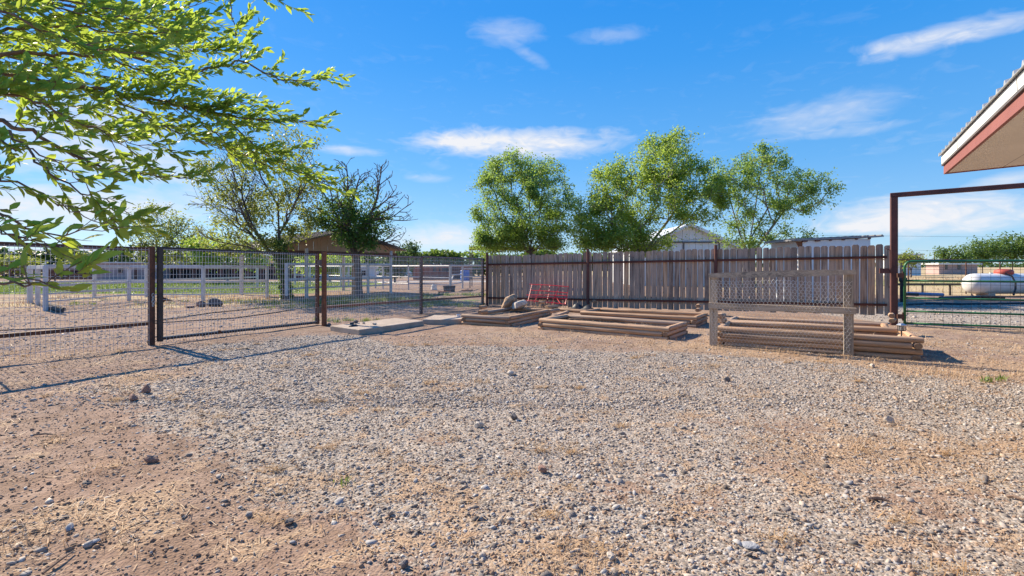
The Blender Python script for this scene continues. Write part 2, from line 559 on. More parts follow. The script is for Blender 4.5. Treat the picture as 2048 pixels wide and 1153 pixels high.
M['leaf_d'] = mat_leaf('leaf_yellow_green', (0.10, 0.19, 0.035), (0.26, 0.37, 0.08), (0.52, 0.68, 0.11), 0.48)
M['leaf_dark'] = mat_leaf('leaf_dark', (0.045, 0.105, 0.026), (0.11, 0.20, 0.045), (0.22, 0.36, 0.05), 0.40)
M['leaf_sparse'] = mat_leaf('leaf_olive', (0.08, 0.12, 0.03), (0.19, 0.23, 0.06), (0.44, 0.50, 0.09), 0.42)
M['leaf_far'] = mat_leaf('leaf_far', (0.045, 0.10, 0.022), (0.12, 0.20, 0.045), (0.22, 0.33, 0.05), 0.38)
M['leaf_wood'] = mat_leaf('leaf_wood', (0.025, 0.065, 0.022), (0.07, 0.13, 0.035), (0.12, 0.20, 0.04), 0.35)
M['grass'] = mat_leaf('green_grass', (0.07, 0.12, 0.025), (0.18, 0.25, 0.06), (0.28, 0.36, 0.07), 0.32)
M['straw'] = mat_leaf('dry_straw', (0.48, 0.32, 0.18), (0.68, 0.50, 0.33), (0.40, 0.28, 0.17), 0.2, 0.7, (0.47, 0.25, 0.12))

# ------------------------------------------------------------------ ground
def ground_z(x, y):
    x = np.asarray(x, float); y = np.asarray(y, float)
    far = np.clip(y - 40, 0, 260)
    left = sstep(12, -12, x)
    z = far * (-0.0117 * left + 0.0045 * (1 - left))
    near = sstep(30, 12, y)
    z = z + near * 0.045 * (fbm(x * 0.8, y * 0.8, 3, 3) - 0.5)
    z = z + sstep(14, 7, y) * (0.022 * (fbm(x * 3.5, y * 3.5, 9, 3) - 0.5) + 0.010 * (fbm(x * 13, y * 13, 5, 2) - 0.5))
    # shallow wheel track across the yard
    d = np.abs(y - (3.1 + 0.25 * np.sin(x * 0.7)) + 0.25 * x * 0.3)
    z = z - 0.02 * np.exp(-(d / 0.25) ** 2) * sstep(-1, 1, x)
    return z


def gz1(x, y):
    return float(ground_z(np.array([x]), np.array([y]))[0])


def blob(x, y, px, py, rx, ry):
    c = G(px, py)
    return np.exp(-(((x - c.x) / rx) ** 2 + ((y - c.y) / ry) ** 2))


def zones(x, y):
    x = np.asarray(x, float); y = np.asarray(y, float)
    n1 = fbm(x * 0.9, y * 0.9, 21, 4) - 0.5
    n2 = fbm(x * 3.0, y * 3.0, 33, 3) - 0.5
    bx = np.interp(y, [0.5, 2.1, 3.1, 5.1, 8.4, 10], [0.2, -0.85, -2.05, -3.8, -5.0, -4.0])
    gl = sstep(-1.0, 1.0, x - bx + n1 * 2.4 + n2 * 1.4)
    by = np.interp(x, [-6, -5, -3, -2.2, 0, 1.5, 3.2, 4.5, 6, 8], [9.6, 9.6, 9.6, 8.7, 8.3, 7.9, 7.4, 6.5, 5.8, 5.4])
    gf = sstep(0.45, -0.45, y - by + n1 * 1.2 + n2 * 0.5)
    dens = 0.72 + 0.25 * sstep(2.8, 5.0, y)
    dens = dens * (1 - 0.6 * sstep(0.08, 0.24, n1 + n2 * 0.4) * sstep(6.0, 3.5, y))
    gravel = gl * gf * dens
    # the drive beyond the green gate
    drive = sstep(8.2, 9.0, x) * sstep(10.5, 11.5, y) * sstep(19.5, 17.5, y + n1 * 2)
    gravel = np.maximum(gravel, drive * 0.9)
    gravel = np.maximum(gravel, 0.22 + 0.5 * np.clip(n1 + n2 * 0.7, -0.3, 0.5))
    straw = 0.62 * sstep(0.09, 0.20, fbm(x * 3.4, y * 3.4, 61, 4) - 0.5) * sstep(9.5, 7, y)
    straw = straw + 1.0 * blob(x, y, 1750, 905, 0.75, 0.38) + 1.0 * blob(x, y, 1130, 1120, 0.42, 0.22) + 0.35 * blob(x, y, 1000, 1010, 0.3, 0.2)
    straw = straw + 1.0 * sstep(0.9, 0.1, np.abs(y - by - 0.55 + n2)) * sstep(1.0, 3.6, x) * sstep(9, 7, x)
    straw = straw + 0.55 * sstep(-2.5, 0, x) * sstep(7.8, 9, y) * sstep(13, 10.5, y) * sstep(-0.1, 0.15, n2)
    straw = straw + 1.0 * sstep(4.3, 5.6, x) * sstep(5.2, 6.2, y) * sstep(11, 9.5, y) * sstep(-0.12, 0.12, n2 + n1)
    straw = straw + sstep(-0.06, 0.14, n2) * (0.6 * blob(x, y, 300, 1100, 0.7, 0.3) + 0.4 * blob(x, y, 180, 1030, 0.5, 0.4) + 0.55 * blob(x, y, 600, 960, 0.7, 0.3))
    # green field and weeds
    fl = sstep(-8, -12, x + n1 * 5) * sstep(23, 25, y + n1 * 4) * sstep(45, 41, y)
    pale = sstep(14.5, 18.5, y + n1 * 3) * sstep(26, 22, y) * sstep(-3, -6, x + n1 * 4)
    weeds = 0.9 * sstep(4.0, 0.0, np.abs(y - 18.8 - 0.1 * x + n1 * 3)) * sstep(0.3, -0.5, np.abs(x + 4.2) - 3.2) * sstep(-0.12, 0.1, n2)
    grass = np.maximum(fl, weeds * 0.7)
    rf = sstep(9, 14, x) * sstep(20, 26, y + n1 * 4)
    dry = np.maximum(pale * sstep(-0.05, 0.10, n1), rf * 0.8)
    dry = np.maximum(dry, sstep(60, 90, y) * 0.5)
    grass = np.maximum(grass, 0.5 * rf * sstep(30, 36, y) * sstep(52, 46, y))
    road = sstep(44, 45.5, y) * sstep(52, 50, y) * sstep(12, 0, x)
    return np.clip(gravel, 0, 1), np.clip(straw, 0, 1), np.clip(grass, 0, 1), np.clip(dry, 0, 1), np.clip(road, 0, 1)


def graded(lo, hi, step, out_lo, out_hi, n):
    mid = np.arange(lo, hi + 1e-6, step)
    a = hi + (out_hi - hi) * (np.linspace(0, 1, n + 1)[1:] ** 3.2) if out_hi else np.array([])
    b = lo - (lo - out_lo) * (np.linspace(0, 1, n + 1)[1:] ** 3.2) if out_lo is not None else np.array([])
    return np.concatenate([b[::-1], mid, a])


gx = np.concatenate([graded(-13, 13, 0.075, -4000, 4000, 34)])
gy = np.concatenate([-np.linspace(0, 1, 12)[::-1] ** 2 * 300 - 0.5, np.arange(0, 11, 0.06), np.arange(11, 26, 0.15), np.arange(26, 60, 0.6),
                     60 + 4500 * np.linspace(0, 1, 36) ** 3])
GX, GY = np.meshgrid(gx, gy)
GZ = ground_z(GX, GY)
ny, nx = GX.shape
Vg = np.stack([GX.ravel(), GY.ravel(), GZ.ravel()], 1)
idx = np.arange(ny * nx).reshape(ny, nx)
Fg = np.stack([idx[:-1, :-1].ravel(), idx[:-1, 1:].ravel(), idx[1:, 1:].ravel(), idx[1:, :-1].ravel()], 1)


def ground_material():
    m, nt, p = new_mat('bare_ground')
    geo = nn(nt, 'ShaderNodeNewGeometry'); pos = geo.outputs['Position']
    za = nn(nt, 'ShaderNodeAttribute', attribute_name='zone_a')
    zb = nn(nt, 'ShaderNodeAttribute', attribute_name='zone_b')
    sa = nn(nt, 'ShaderNodeSeparateColor'); nt.links.new(za.outputs['Color'], sa.inputs[0])
    sb = nn(nt, 'ShaderNodeSeparateColor'); nt.links.new(zb.outputs['Color'], sb.inputs[0])
    n_big = noise_n(nt, pos, 0.7, 6, 0.6)
    n_mid = noise_n(nt, pos, 6.0, 6, 0.62)
    n_fine = noise_n(nt, pos, 38.0, 5, 0.65)
    dirt = ramp(nt, n_mid, [(0.30, (0.20, 0.128, 0.092)), (0.50, (0.29, 0.192, 0.142)), (0.70, (0.37, 0.262, 0.200))])
    dirt = mixrgb(nt, ramp(nt, n_big, [(0.40, (0, 0, 0)), (0.65, (0.6, 0.6, 0.6))]), dirt, (0.335, 0.250, 0.190))
    dirt = mixrgb(nt, ramp(nt, n_fine, [(0.34, (0.8, 0.8, 0.8)), (0.46, (0, 0, 0))]), dirt, (0.115, 0.078, 0.058))
    dirt = mixrgb(nt, ramp(nt, n_fine, [(0.60, (0, 0, 0)), (0.70, (0.5, 0.5, 0.5))]), dirt, (0.50, 0.38, 0.28))
    n_pat = noise_n(nt, pos, 2.3, 5, 0.65, 0.6)
    dirt = mixrgb(nt, ramp(nt, n_pat, [(0.38, (0.7, 0.7, 0.7)), (0.52, (0, 0, 0))]), dirt, (0.20, 0.130, 0.090))
    # gravel underlay: crushed stone cells
    vo = nn(nt, 'ShaderNodeTexVoronoi'); vo.inputs['Scale'].default_value = 60.0
    nt.links.new(pos, vo.inputs['Vector'])
    sc = nn(nt, 'ShaderNodeSeparateColor'); nt.links.new(vo.outputs['Color'], sc.inputs[0])
    grav = ramp(nt, sc.outputs[0], [(0.0, (0.15, 0.125, 0.105)), (0.25, (0.26, 0.22, 0.185)), (0.5, (0.36, 0.295, 0.24)), (0.75, (0.40, 0.36, 0.32)), (0.92, (0.41, 0.30, 0.21)), (1.0, (0.55, 0.49, 0.43))])
    gm = nn(nt, 'ShaderNodeMath', operation='ADD'); nt.links.new(sa.outputs[0], gm.inputs[0])
    g2 = nn(nt, 'ShaderNodeMath', operation='MULTIPLY_ADD'); nt.links.new(noise_n(nt, pos, 17.0, 4, 0.6), g2.inputs[0]); g2.inputs[1].default_value = 1.5; g2.inputs[2].default_value = -0.80
    nt.links.new(g2.outputs[0], gm.inputs[1])
    gfac = ramp(nt, gm.outputs[0], [(0.36, (0, 0, 0)), (0.58, (1, 1, 1))])
    col = mixrgb(nt, gfac, dirt, grav)
    # straw litter
    st_n = noise_n(nt, mapping(nt, pos, (26, 60, 30)), 1.5, 4, 0.7, 1.5)
    straw = ramp(nt, st_n, [(0.36, (0.20, 0.125, 0.08)), (0.50, (0.37, 0.255, 0.17)), (0.66, (0.53, 0.395, 0.275))])
    sm = nn(nt, 'ShaderNodeMath', operation='MULTIPLY_ADD'); nt.links.new(noise_n(nt, pos, 11.0, 5, 0.7), sm.inputs[0]); sm.inputs[1].default_value = 1.4; sm.inputs[2].default_value = -0.72
    sadd = nn(nt, 'ShaderNodeMath', operation='ADD'); nt.links.new(sa.outputs[1], sadd.inputs[0]); nt.links.new(sm.outputs[0], sadd.inputs[1])
    col = mixrgb(nt, ramp(nt, sadd.outputs[0], [(0.27, (0, 0, 0)), (0.60, (0.9, 0.9, 0.9))]), col, straw)
    # dry pasture and green grass
    dn = noise_n(nt, mapping(nt, pos, (1.4, 2.6, 1)), 1.3, 6, 0.7)
    dryc = ramp(nt, dn, [(0.35, (0.34, 0.24, 0.13)), (0.50, (0.50, 0.38, 0.23)), (0.66, (0.40, 0.34, 0.17))])
    dadd = nn(nt, 'ShaderNodeMath', operation='MULTIPLY_ADD'); nt.links.new(n_mid, dadd.inputs[0]); dadd.inputs[1].default_value = 0.9; dadd.inputs[2].default_value = -0.45
    d2 = nn(nt, 'ShaderNodeMath', operation='ADD'); nt.links.new(sb.outputs[0], d2.inputs[0]); nt.links.new(dadd.outputs[0], d2.inputs[1])
    col = mixrgb(nt, ramp(nt, d2.outputs[0], [(0.30, (0, 0, 0)), (0.60, (1, 1, 1))]), col, dryc)
    gn = noise_n(nt, mapping(nt, pos, (1.1, 1.6, 1)), 2.2, 6, 0.7)
    gr = ramp(nt, gn, [(0.32, (0.09, 0.145, 0.03)), (0.52, (0.18, 0.24, 0.06)), (0.68, (0.28, 0.30, 0.11))])
    g3 = nn(nt, 'ShaderNodeMath', operation='ADD'); nt.links.new(sa.outputs[2], g3.inputs[0]); nt.links.new(dadd.outputs[0], g3.inputs[1])
    col = mixrgb(nt, ramp(nt, g3.outputs[0], [(0.35, (0, 0, 0)), (0.62, (1, 1, 1))]), col, gr)
    col = mixrgb(nt, sb.outputs[1], col, mixrgb(nt, n_mid, (0.36, 0.32, 0.30), (0.46, 0.42, 0.39)))
    nt.links.new(col, p.inputs['Base Color'])
    p.inputs['Roughness'].default_value = 1.0
    p.inputs['Specular IOR Level'].default_value = 0.1
    h = nn(nt, 'ShaderNodeMath', operation='MULTIPLY_ADD')
    nt.links.new(vo.outputs['Distance'], h.inputs[0]); h.inputs[1].default_value = -1.2; nt.links.new(n_fine, h.inputs[2])
    bump(nt, h.outputs[0], p, 0.45, 0.012)
    return m


M['ground'] = ground_material()
gme = np_mesh('ground', Vg, Fg, M['ground'], True)
za, zb_, zc, zd, ze = zones(GX.ravel(), GY.ravel())
one = np.ones_like(za)
for nm, q in (('zone_a', (za, zb_, zc, one)), ('zone_b', (zd, ze, one * 0, one))):
    at = gme.color_attributes.new(nm, 'FLOAT_COLOR', 'POINT')
    at.data.foreach_set('color', np.stack(q, 1).astype(np.float32).ravel())
tag(link('ground', gme), kind='structure')

# far hills along the horizon on the left
hx = np.linspace(-5200, 600, 120)
hh = 150 * sstep(200, -2600, hx) * (0.75 + 0.5 * fbm(hx / 900.0, hx * 0, 71, 4)) + 2
Vh, Fh = [], []
for i, (x, h) in enumerate(zip(hx, hh)):
    Vh += [(x, 3300, -12), (x, 3600, h * 0.6 - 4), (x, 4100, h - 4), (x, 4600, -12)]
for i in range(len(hx) - 1):
    for j in range(3):
        Fh.append((i * 4 + j, (i + 1) * 4 + j, (i + 1) * 4 + j + 1, i * 4 + j + 1))
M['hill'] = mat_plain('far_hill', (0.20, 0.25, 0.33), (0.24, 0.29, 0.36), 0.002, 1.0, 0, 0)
tag(link('hills', np_mesh('hills', np.array(Vh), np.array(Fh), M['hill'], True)), kind='structure')


# ------------------------------------------------------------------ gravel and litter
def ico():
    t = (1 + 5 ** 0.5) / 2
    v = np.array([(-1, t, 0), (1, t, 0), (-1, -t, 0), (1, -t, 0), (0, -1, t), (0, 1, t), (0, -1, -t), (0, 1, -t), (t, 0, -1), (t, 0, 1), (-t, 0, -1), (-t, 0, 1)], float)
    v /= np.linalg.norm(v[0])
    f = np.array([(0, 11, 5), (0, 5, 1), (0, 1, 7), (0, 7, 10), (0, 10, 11), (1, 5, 9), (5, 11, 4), (11, 10, 2), (10, 7, 6), (7, 1, 8), (3, 9, 4), (3, 4, 2), (3, 2, 6), (3, 6, 8), (3, 8, 9), (4, 9, 5), (2, 4, 11), (6, 2, 10), (8, 6, 7), (9, 8, 1)])
    return v, f


OCT = (np.array([(1, 0, 0), (-1, 0, 0), (0, 1, 0), (0, -1, 0), (0, 0, 1), (0, 0, -1)], float),
       np.array([(0, 2, 4), (2, 1, 4), (1, 3, 4), (3, 0, 4), (2, 0, 5), (1, 2, 5), (3, 1, 5), (0, 3, 5)]))


def rotmats(n, r, tilt):
    a = r.uniform(0, 2 * np.pi, n); b = r.normal(0, tilt, n); c = r.normal(0, tilt, n)
    ca, sa, cb, sb, cc, sc = np.cos(a), np.sin(a), np.cos(b), np.sin(b), np.cos(c), np.sin(c)
    Z = np.zeros((n, 3, 3)); Rz = Z.copy(); Rx = Z.copy(); Ry = Z.copy()
    Rz[:, 0, 0] = ca; Rz[:, 0, 1] = -sa; Rz[:, 1, 0] = sa; Rz[:, 1, 1] = ca; Rz[:, 2, 2] = 1
    Rx[:, 0, 0] = 1; Rx[:, 1, 1] = cb; Rx[:, 1, 2] = -sb; Rx[:, 2, 1] = sb; Rx[:, 2, 2] = cb
    Ry[:, 1, 1] = 1; Ry[:, 0, 0] = cc; Ry[:, 0, 2] = sc; Ry[:, 2, 0] = -sc; Ry[:, 2, 2] = cc
    return Rx @ Ry @ Rz


def stones_mesh(name, base, x, y, size, mat, r, flat=(0.28, 0.65), jit=0.42, sink=0.36):
    bv, bf = base
    n, k = len(x), len(bv)
    V = bv[None] * (1 + r.uniform(-jit, jit, (n, k, 1)))
    sc = np.stack([r.uniform(0.75, 1.35, n), r.uniform(0.6, 1.0, n), r.uniform(flat[0], flat[1], n)], 1) * size[:, None]
    V = V * sc[:, None, :]
    V = np.einsum('nij,nkj->nki', rotmats(n, r, 0.28), V)
    z = ground_z(x, y) + sc[:, 2] * (1 - 2 * sink) * 0.8
    V += np.stack([x, y, z], 1)[:, None, :]
    F = bf[None] + (np.arange(n) * k)[:, None, None]
    return np_mesh(name, V.reshape(-1, 3), F.reshape(-1, 3), mat)


def mat_gravel():
    m, nt, p = new_mat('crushed_stone')
    geo = nn(nt, 'ShaderNodeNewGeometry')
    col = ramp(nt, geo.outputs['Random Per Island'], [
        (0.0, (0.075, 0.07, 0.068)), (0.20, (0.19, 0.172, 0.16)), (0.40, (0.295, 0.272, 0.258)), (0.54, (0.395, 0.355, 0.325)), (0.62, (0.38, 0.26, 0.175)),
        (0.70, (0.32, 0.325, 0.34)), (0.84, (0.47, 0.45, 0.43)), (0.94, (0.45, 0.335, 0.235)), (1.0, (0.66, 0.60, 0.53))])
    n = noise_n(nt, geo.outputs['Position'], 120, 4, 0.6)
    col = mixrgb(nt, ramp(nt, n, [(0.35, (0.45, 0.45, 0.45)), (0.6, (0, 0, 0))]), col, (0.30, 0.22, 0.17))
    nt.links.new(col, p.inputs['Base Color'])
    p.inputs['Roughness'].default_value = 0.9
    p.inputs['Specular IOR Level'].default_value = 0.2
    return m


M['gravel'] = mat_gravel()


def scatter(n, y0, y1, power, r, zi, xlo=-1.12, xhi=1.12, keep=1.0, floor=0.0):
    """random ground points, thinned by zone zi; denser near the camera by 'power'"""
    u = r.uniform(0, 1, n)
    e = 2 - power
    y = (y0 ** e + u * (y1 ** e - y0 ** e)) ** (1 / e)
    x = r.uniform(xlo, xhi, n) * (y + 0.35)
    q = np.clip(zones(x, y)[zi], floor, 1) * keep
    k = r.uniform(0, 1, n) < q
    return x[k], y[k]


r1 = np.random.default_rng(5)
ib = ico()
x, y = scatter(125000, 1.75, 5.0, 0.9, r1, 0, floor=0.10)
sz = np.clip(r1.lognormal(-5.42, 0.58, len(x)), 0.0025, 0.027)
k = sz > 0.0058
tag(link('gravel', stones_mesh('gravel', ib, x[k], y[k], sz[k], M['gravel'], r1)), kind='stuff')
tag(link('fine_gravel', stones_mesh('fine_gravel', OCT, x[~k], y[~k], sz[~k], M['gravel'], r1)), kind='stuff')
x, y = scatter(175000, 4.6, 10.0, 0.9, r1, 0, floor=0.05)
sz = np.clip(r1.lognormal(-4.86, 0.48, len(x)), 0.005, 0.036)
tag(link('gravel', stones_mesh('gravel', OCT, x, y, sz, M['gravel'], r1)), kind='stuff')
# soil crumbs on the bare dirt
x, y = scatter(45000, 1.75, 9.0, 1.1, r1, 0, floor=1.0)
sz = np.clip(r1.lognormal(-5.2, 0.45, len(x)), 0.003, 0.018)
M['crumb'] = mat_plain('soil_crumb', (0.24, 0.15, 0.10), (0.36, 0.245, 0.17), 40, 1.0, 0, 0)
tag(link('soil_crumbs', stones_mesh('soil_crumbs', OCT, x, y, sz, M['crumb'], r1, (0.5, 0.9))), kind='stuff')
# stones beyond the fences
x = np.concatenate([r1.uniform(-16, -1, 9000), r1.uniform(8.8, 22, 9000)]); y = np.concatenate([r1.uniform(8, 20, 9000), r1.uniform(11, 18, 9000)])
fx = -6.05 + 0.517 * (y - 8.39) / 0.856
k = (x > 5) | (x < fx - 0.2)
x, y = x[k], y[k]
sz = np.clip(r1.lognormal(-4.1, 0.45, len(x)), 0.008, 0.06)
tag(link('loose_stones', stones_mesh('loose_stones', OCT, x, y, sz, M['gravel'], r1)), kind='stuff')


def blades(name, x, y, z, length, width, lean, mat, r, curl=0.5, az0=None):
    """thin bent grass blades, 3 quads... two segments each"""
    n = len(x)
    a = r.uniform(0, 2 * np.pi, n) if az0 is None else az0
    d = np.stack([np.cos(a), np.sin(a)], 1)
    s = np.stack([-np.sin(a), np.cos(a)], 1)
    P0 = np.stack([x, y, z], 1)
    l = lean
    up1, out1 = np.cos(l), np.sin(l)
    up2, out2 = np.cos(l + curl), np.sin(l + curl)
    P1 = P0 + np.concatenate([d * (length * 0.55 * out1)[:, None], (length * 0.55 * up1)[:, None]], 1)
    P2 = P1 + np.concatenate([d * (length * 0.45 * out2)[:, None], (length * 0.45 * up2)[:, None]], 1)
    W = np.concatenate([s * (width * 0.5)[:, None], np.zeros((n, 1))], 1)
    V = np.stack([P0 - W, P0 + W, P1 + W * 0.8, P1 - W * 0.8, P2], 1).reshape(-1, 3)
    b = (np.arange(n) * 5)[:, None]
    F = np.concatenate([b + [[0, 1, 2]], b + [[0, 2, 3]], b + [[3, 2, 4]]], 0)
    return np_mesh(name, V, F, mat)


r2 = np.random.default_rng(8)
x, y = scatter(110000, 1.75, 11.0, 0.8, r2, 1, floor=0.025)
n = len(x)
L = np.clip(r2.lognormal(-3.1, 0.5, n), 0.015, 0.16)
tag(link('straw_litter', blades('straw_litter', x, y, ground_z(x, y) + r2.uniform(0.002, 0.018, n), L, np.clip(L * 0.05, 0.0016, 0.004) * (0.7 + y * 0.2), r2.normal(1.52, 0.10, n), M['straw'], r2, r2.normal(0.05, 0.15, n))), kind='stuff')
# standing dry tufts
tx, ty = scatter(1500, 1.8, 11.0, 0.4, r2, 1, keep=0.6, floor=0.02)
ex = [(1110, 1120), (1150, 1095), (1065, 1140), (660, 955), (130, 1090), (1690, 720), (1560, 712), (1480, 700), (1875, 735), (1890, 745), (1860, 725), (1230, 690), (985, 1000), (1840, 730), (1320, 700), (1640, 715), (1520, 706),
      (1740, 726), (1800, 732), (700, 640), (940, 660), (1090, 672)]
tx = np.concatenate([tx, [G(*q).x for q in ex]]); ty = np.concatenate([ty, [G(*q).y for q in ex]])
bx_, by_ = [], []
for a, b in zip(tx, ty):
    k = int(r2.integers(10, 34))
    bx_.append(a + r2.normal(0, 0.055, k)); by_.append(b + r2.normal(0, 0.045, k))
x = np.concatenate(bx_); y = np.concatenate(by_); n = len(x)
tag(link('dry_grass', blades('dry_grass', x, y, ground_z(x, y), r2.uniform(0.04, 0.15, n), r2.uniform(0.0018, 0.0034, n) * (0.7 + y * 0.1), np.abs(r2.normal(0.75, 0.45, n)), M['straw'], r2, r2.uniform(0.1, 1.1, n))), kind='stuff')


# flattened clumps of orange brown dead grass over the yard
cxs, cys = scatter(260, 1.85, 8.5, 0.7, r2, 0, keep=0.8, floor=0.35)
bx_, by_ = [], []
for a, b in zip(cxs, cys):
    k = int(r2.integers(30, 110)); e = r2.uniform(0.03, 0.11)
    bx_.append(a + r2.normal(0, e, k)); by_.append(b + r2.normal(0, e * 0.6, k))
x = np.concatenate(bx_); y = np.concatenate(by_); n = len(x)
M['straw_dark'] = mat_leaf('orange_dead_grass', (0.30, 0.16, 0.07), (0.60, 0.38, 0.18), (0.40, 0.24, 0.10), 0.2, 0.8, (0.70, 0.50, 0.28))
tag(link('dead_grass', blades('dead_grass', x, y, ground_z(x, y) + r2.uniform(0, 0.02, n), r2.uniform(0.02, 0.09, n), r2.uniform(0.0016, 0.003, n) * (0.7 + y * 0.15), r2.normal(1.25, 0.3, n), M['straw_dark'], r2, r2.uniform(0.0, 0.5, n))), kind='stuff')


def grass_patch(name, cx, cy, rx, ry, n, lmin, lmax, mat, r, wid=0.006, tuft=0.0):
    x = cx + r.normal(0, 0.5, n) * rx; y = cy + r.normal(0, 0.5, n) * ry
    if tuft:
        k = max(4, n // 22)
        tx, ty = cx + r.uniform(-1, 1, k) * rx, cy + r.uniform(-1, 1, k) * ry
        i = r.integers(0, k, n)
        x, y = tx[i] + r.normal(0, tuft, n), ty[i] + r.normal(0, tuft, n)
    return link(name, blades(name, x, y, ground_z(x, y), r.uniform(lmin, lmax, n), np.full(n, wid), np.abs(r.normal(0.35, 0.3, n)), mat, r, r.uniform(0.1, 0.9, n)))


r3 = np.random.default_rng(9)
# weeds by the panel fence, in the tree shade and round the beds
for (px, py, rx, ry, n, l0, l1, tu) in [(700, 643, 0.9, 0.25, 260, 0.05, 0.14, 0.05), (760, 604, 2.6, 1.5, 2600, 0.06, 0.22, 0.10), (900, 592, 1.6, 0.9, 800, 0.06, 0.2, 0.09), (870, 612, 0.8, 0.5, 500, 0.06, 0.2, 0.08),
                                        (1965, 760, 0.30, 0.12, 60, 0.04, 0.10, 0.03), (690, 965, 0.05, 0.05, 14, 0.03, 0.07, 0.0), (940, 613, 0.5, 0.3, 160, 0.05, 0.2, 0.06), (560, 606, 2.0, 0.8, 800, 0.05, 0.18, 0.09),
                                        (240, 607, 2.0, 1.0, 260, 0.05, 0.12, 0.08), (620, 614, 1.5, 0.8, 500, 0.05, 0.16, 0.08)]:
    c = G(px, py)
    tag(grass_patch('green_weeds', c.x, c.y, rx, ry, n, l0, l1, M['grass'], r3, 0.007 + c.y * 0.0005, tu), kind='stuff')
# the green field
n = 26000
x = r3.uniform(-46, -11, n); y = r3.uniform(24, 44, n)
k = r3.uniform(0, 1, n) < zones(x, y)[2]
x, y = x[k], y[k]; n = len(x)
tag(link('field_grass', blades('field_grass', x, y, ground_z(x, y), r3.uniform(0.10, 0.25, n), np.full(n, 0.03), np.abs(r3.normal(0.4, 0.3, n)), M['grass'], r3, r3.uniform(0.1, 0.9, n))), kind='stuff')
# dry grass round the paddock fence and in the far right field
n = 22000
x = np.concatenate([r3.uniform(-20, -4, n // 2), r3.uniform(16, 70, n // 2)]); y = np.concatenate([r3.uniform(15.5, 25, n // 2), r3.uniform(22, 60, n // 2)])
k = r3.uniform(0, 1, n) < zones(x, y)[3] * 0.9
x, y = x[k], y[k]; n = len(x)
tag(link('dry_pasture', blades('dry_pasture', x, y, ground_z(x, y), r3.uniform(0.06, 0.22, n), 0.006 + y * 0.0006, np.abs(r3.normal(0.5, 0.35, n)), M['straw'], r3, r3.uniform(0.1, 0.9, n))), kind='stuff')


# single stones big enough to pick out
def rock(name, c, size, mat, label, seed, rz=0.0, tilt=0.0, sub=2, cat='stone', sharp=0.30):
    bm = bmesh.new()
    bmesh.ops.create_icosphere(bm, subdivisions=sub, radius=1.0)
    q = np.random.default_rng(seed)
    dirs = q.normal(0, 1, (9, 3)); dirs /= np.linalg.norm(dirs, axis=1)[:, None]
    cut = q.uniform(0.55, 0.9, 9)
    for v in bm.verts:
        p = np.array(v.co)
        for d, k in zip(dirs, cut):        # broken faces
            t = p @ d
            if t > k: p = p - d * (t - k)
        p = p * (1 + q.uniform(-1, 1) * 0.05)
        v.co = p
    Mx = Matrix.Rotation(rz, 4, 'Z') @ Matrix.Rotation(tilt, 4, 'Y') @ Matrix.Diagonal((*size, 1))
    bm.transform(Mx)
    zmin = min(v.co.z for v in bm.verts)
    me = bpy.data.meshes.new(name); bm.to_mesh(me); bm.free()
    me.materials.append(mat)
    o = link(name, me, None, (c[0], c[1], c[2] - zmin * 0.75))
    return tag(o, label, cat)


for i, (px, py, s, mt, lb) in enumerate([
    (303, 926, (0.058, 0.03, 0.026), 'rock_red', 'reddish brown oblong stone lying alone on the bare dirt, lower left'),
    (293, 788, (0.05, 0.04, 0.05), 'rock_red', 'upright rust coloured stone on the gravel edge below the left fence panel'),
    (265, 803, (0.055, 0.045, 0.035), 'rock_red', 'low rust coloured stone beside the upright rust coloured stone'),
    (578, 1045, (0.030, 0.024, 0.022), 'rock_dark', 'dark grey stone touching a paler one in the lower left gravel'),
    (140, 1064, (0.030, 0.02, 0.016), 'rock_slate', 'blue grey stone on dirt near the lower left corner'),
    (184, 1090, (0.036, 0.020, 0.012), 'rock_slate', 'flat bluish slab of stone on dirt near the lower left corner'),
    (809, 1133, (0.024, 0.018, 0.020), 'rock_dark', 'rounded dark stone at the bottom edge of the gravel, left of centre'),
    (1777, 848, (0.045, 0.03, 0.042), 'rock_grey', 'blocky grey stone behind the straw patch on the right'),
    (1222, 1117, (0.030, 0.022, 0.022), 'rock_grey', 'whitish stone beside the dry grass at the bottom edge'),
    (1085, 940, (0.034, 0.026, 0.034), 'rock_red', 'small upright brown stone in the middle of the gravel'),
    (957, 858, (0.045, 0.036, 0.034), 'rock_grey', 'rounded light grey stone on the gravel near the centre'),
    (1029, 841, (0.042, 0.036, 0.036), 'rock_dark', 'dark rounded stone on the gravel near the centre'),
    (1455, 760, (0.05, 0.035, 0.035), 'rock_dark', 'dark stone on the gravel before the chicken wire frame'),
    (1745, 735, (0.05, 0.035, 0.03), 'rock_grey', 'grey stone at the straw edge before the right timber bed'),
    (1500, 1095, (0.05, 0.03, 0.014), 'rock_slate', 'flat bluish stone on the lower right gravel'),
    (1020, 750, (0.06, 0.05, 0.035), 'rock_grey', 'pale grey stone on the far gravel in front of the middle timber bed'),
]):
    c = G(px, py); c.z = gz1(c.x, c.y)
    rock('stone', c, s, M[mt], lb, 100 + i, rz=i * 1.3, tilt=0.2 * math.sin(i * 2.1))

# ------------------------------------------------------------------ wire panel fence and gate on the left
FD = Vector((0.517, 0.856, 0)).normalized()                 # along the fence, away from the camera
FN = Vector((0.856, -0.517, 0)).normalized()                # towards the yard
FP = Vector((-6.05, 8.39, 0))                               # foot of the gate's latch post


def fpos(t, z=0.0, off=0.0):
    p = FP + FD * t + FN * off
    return Vector((p.x, p.y, z))


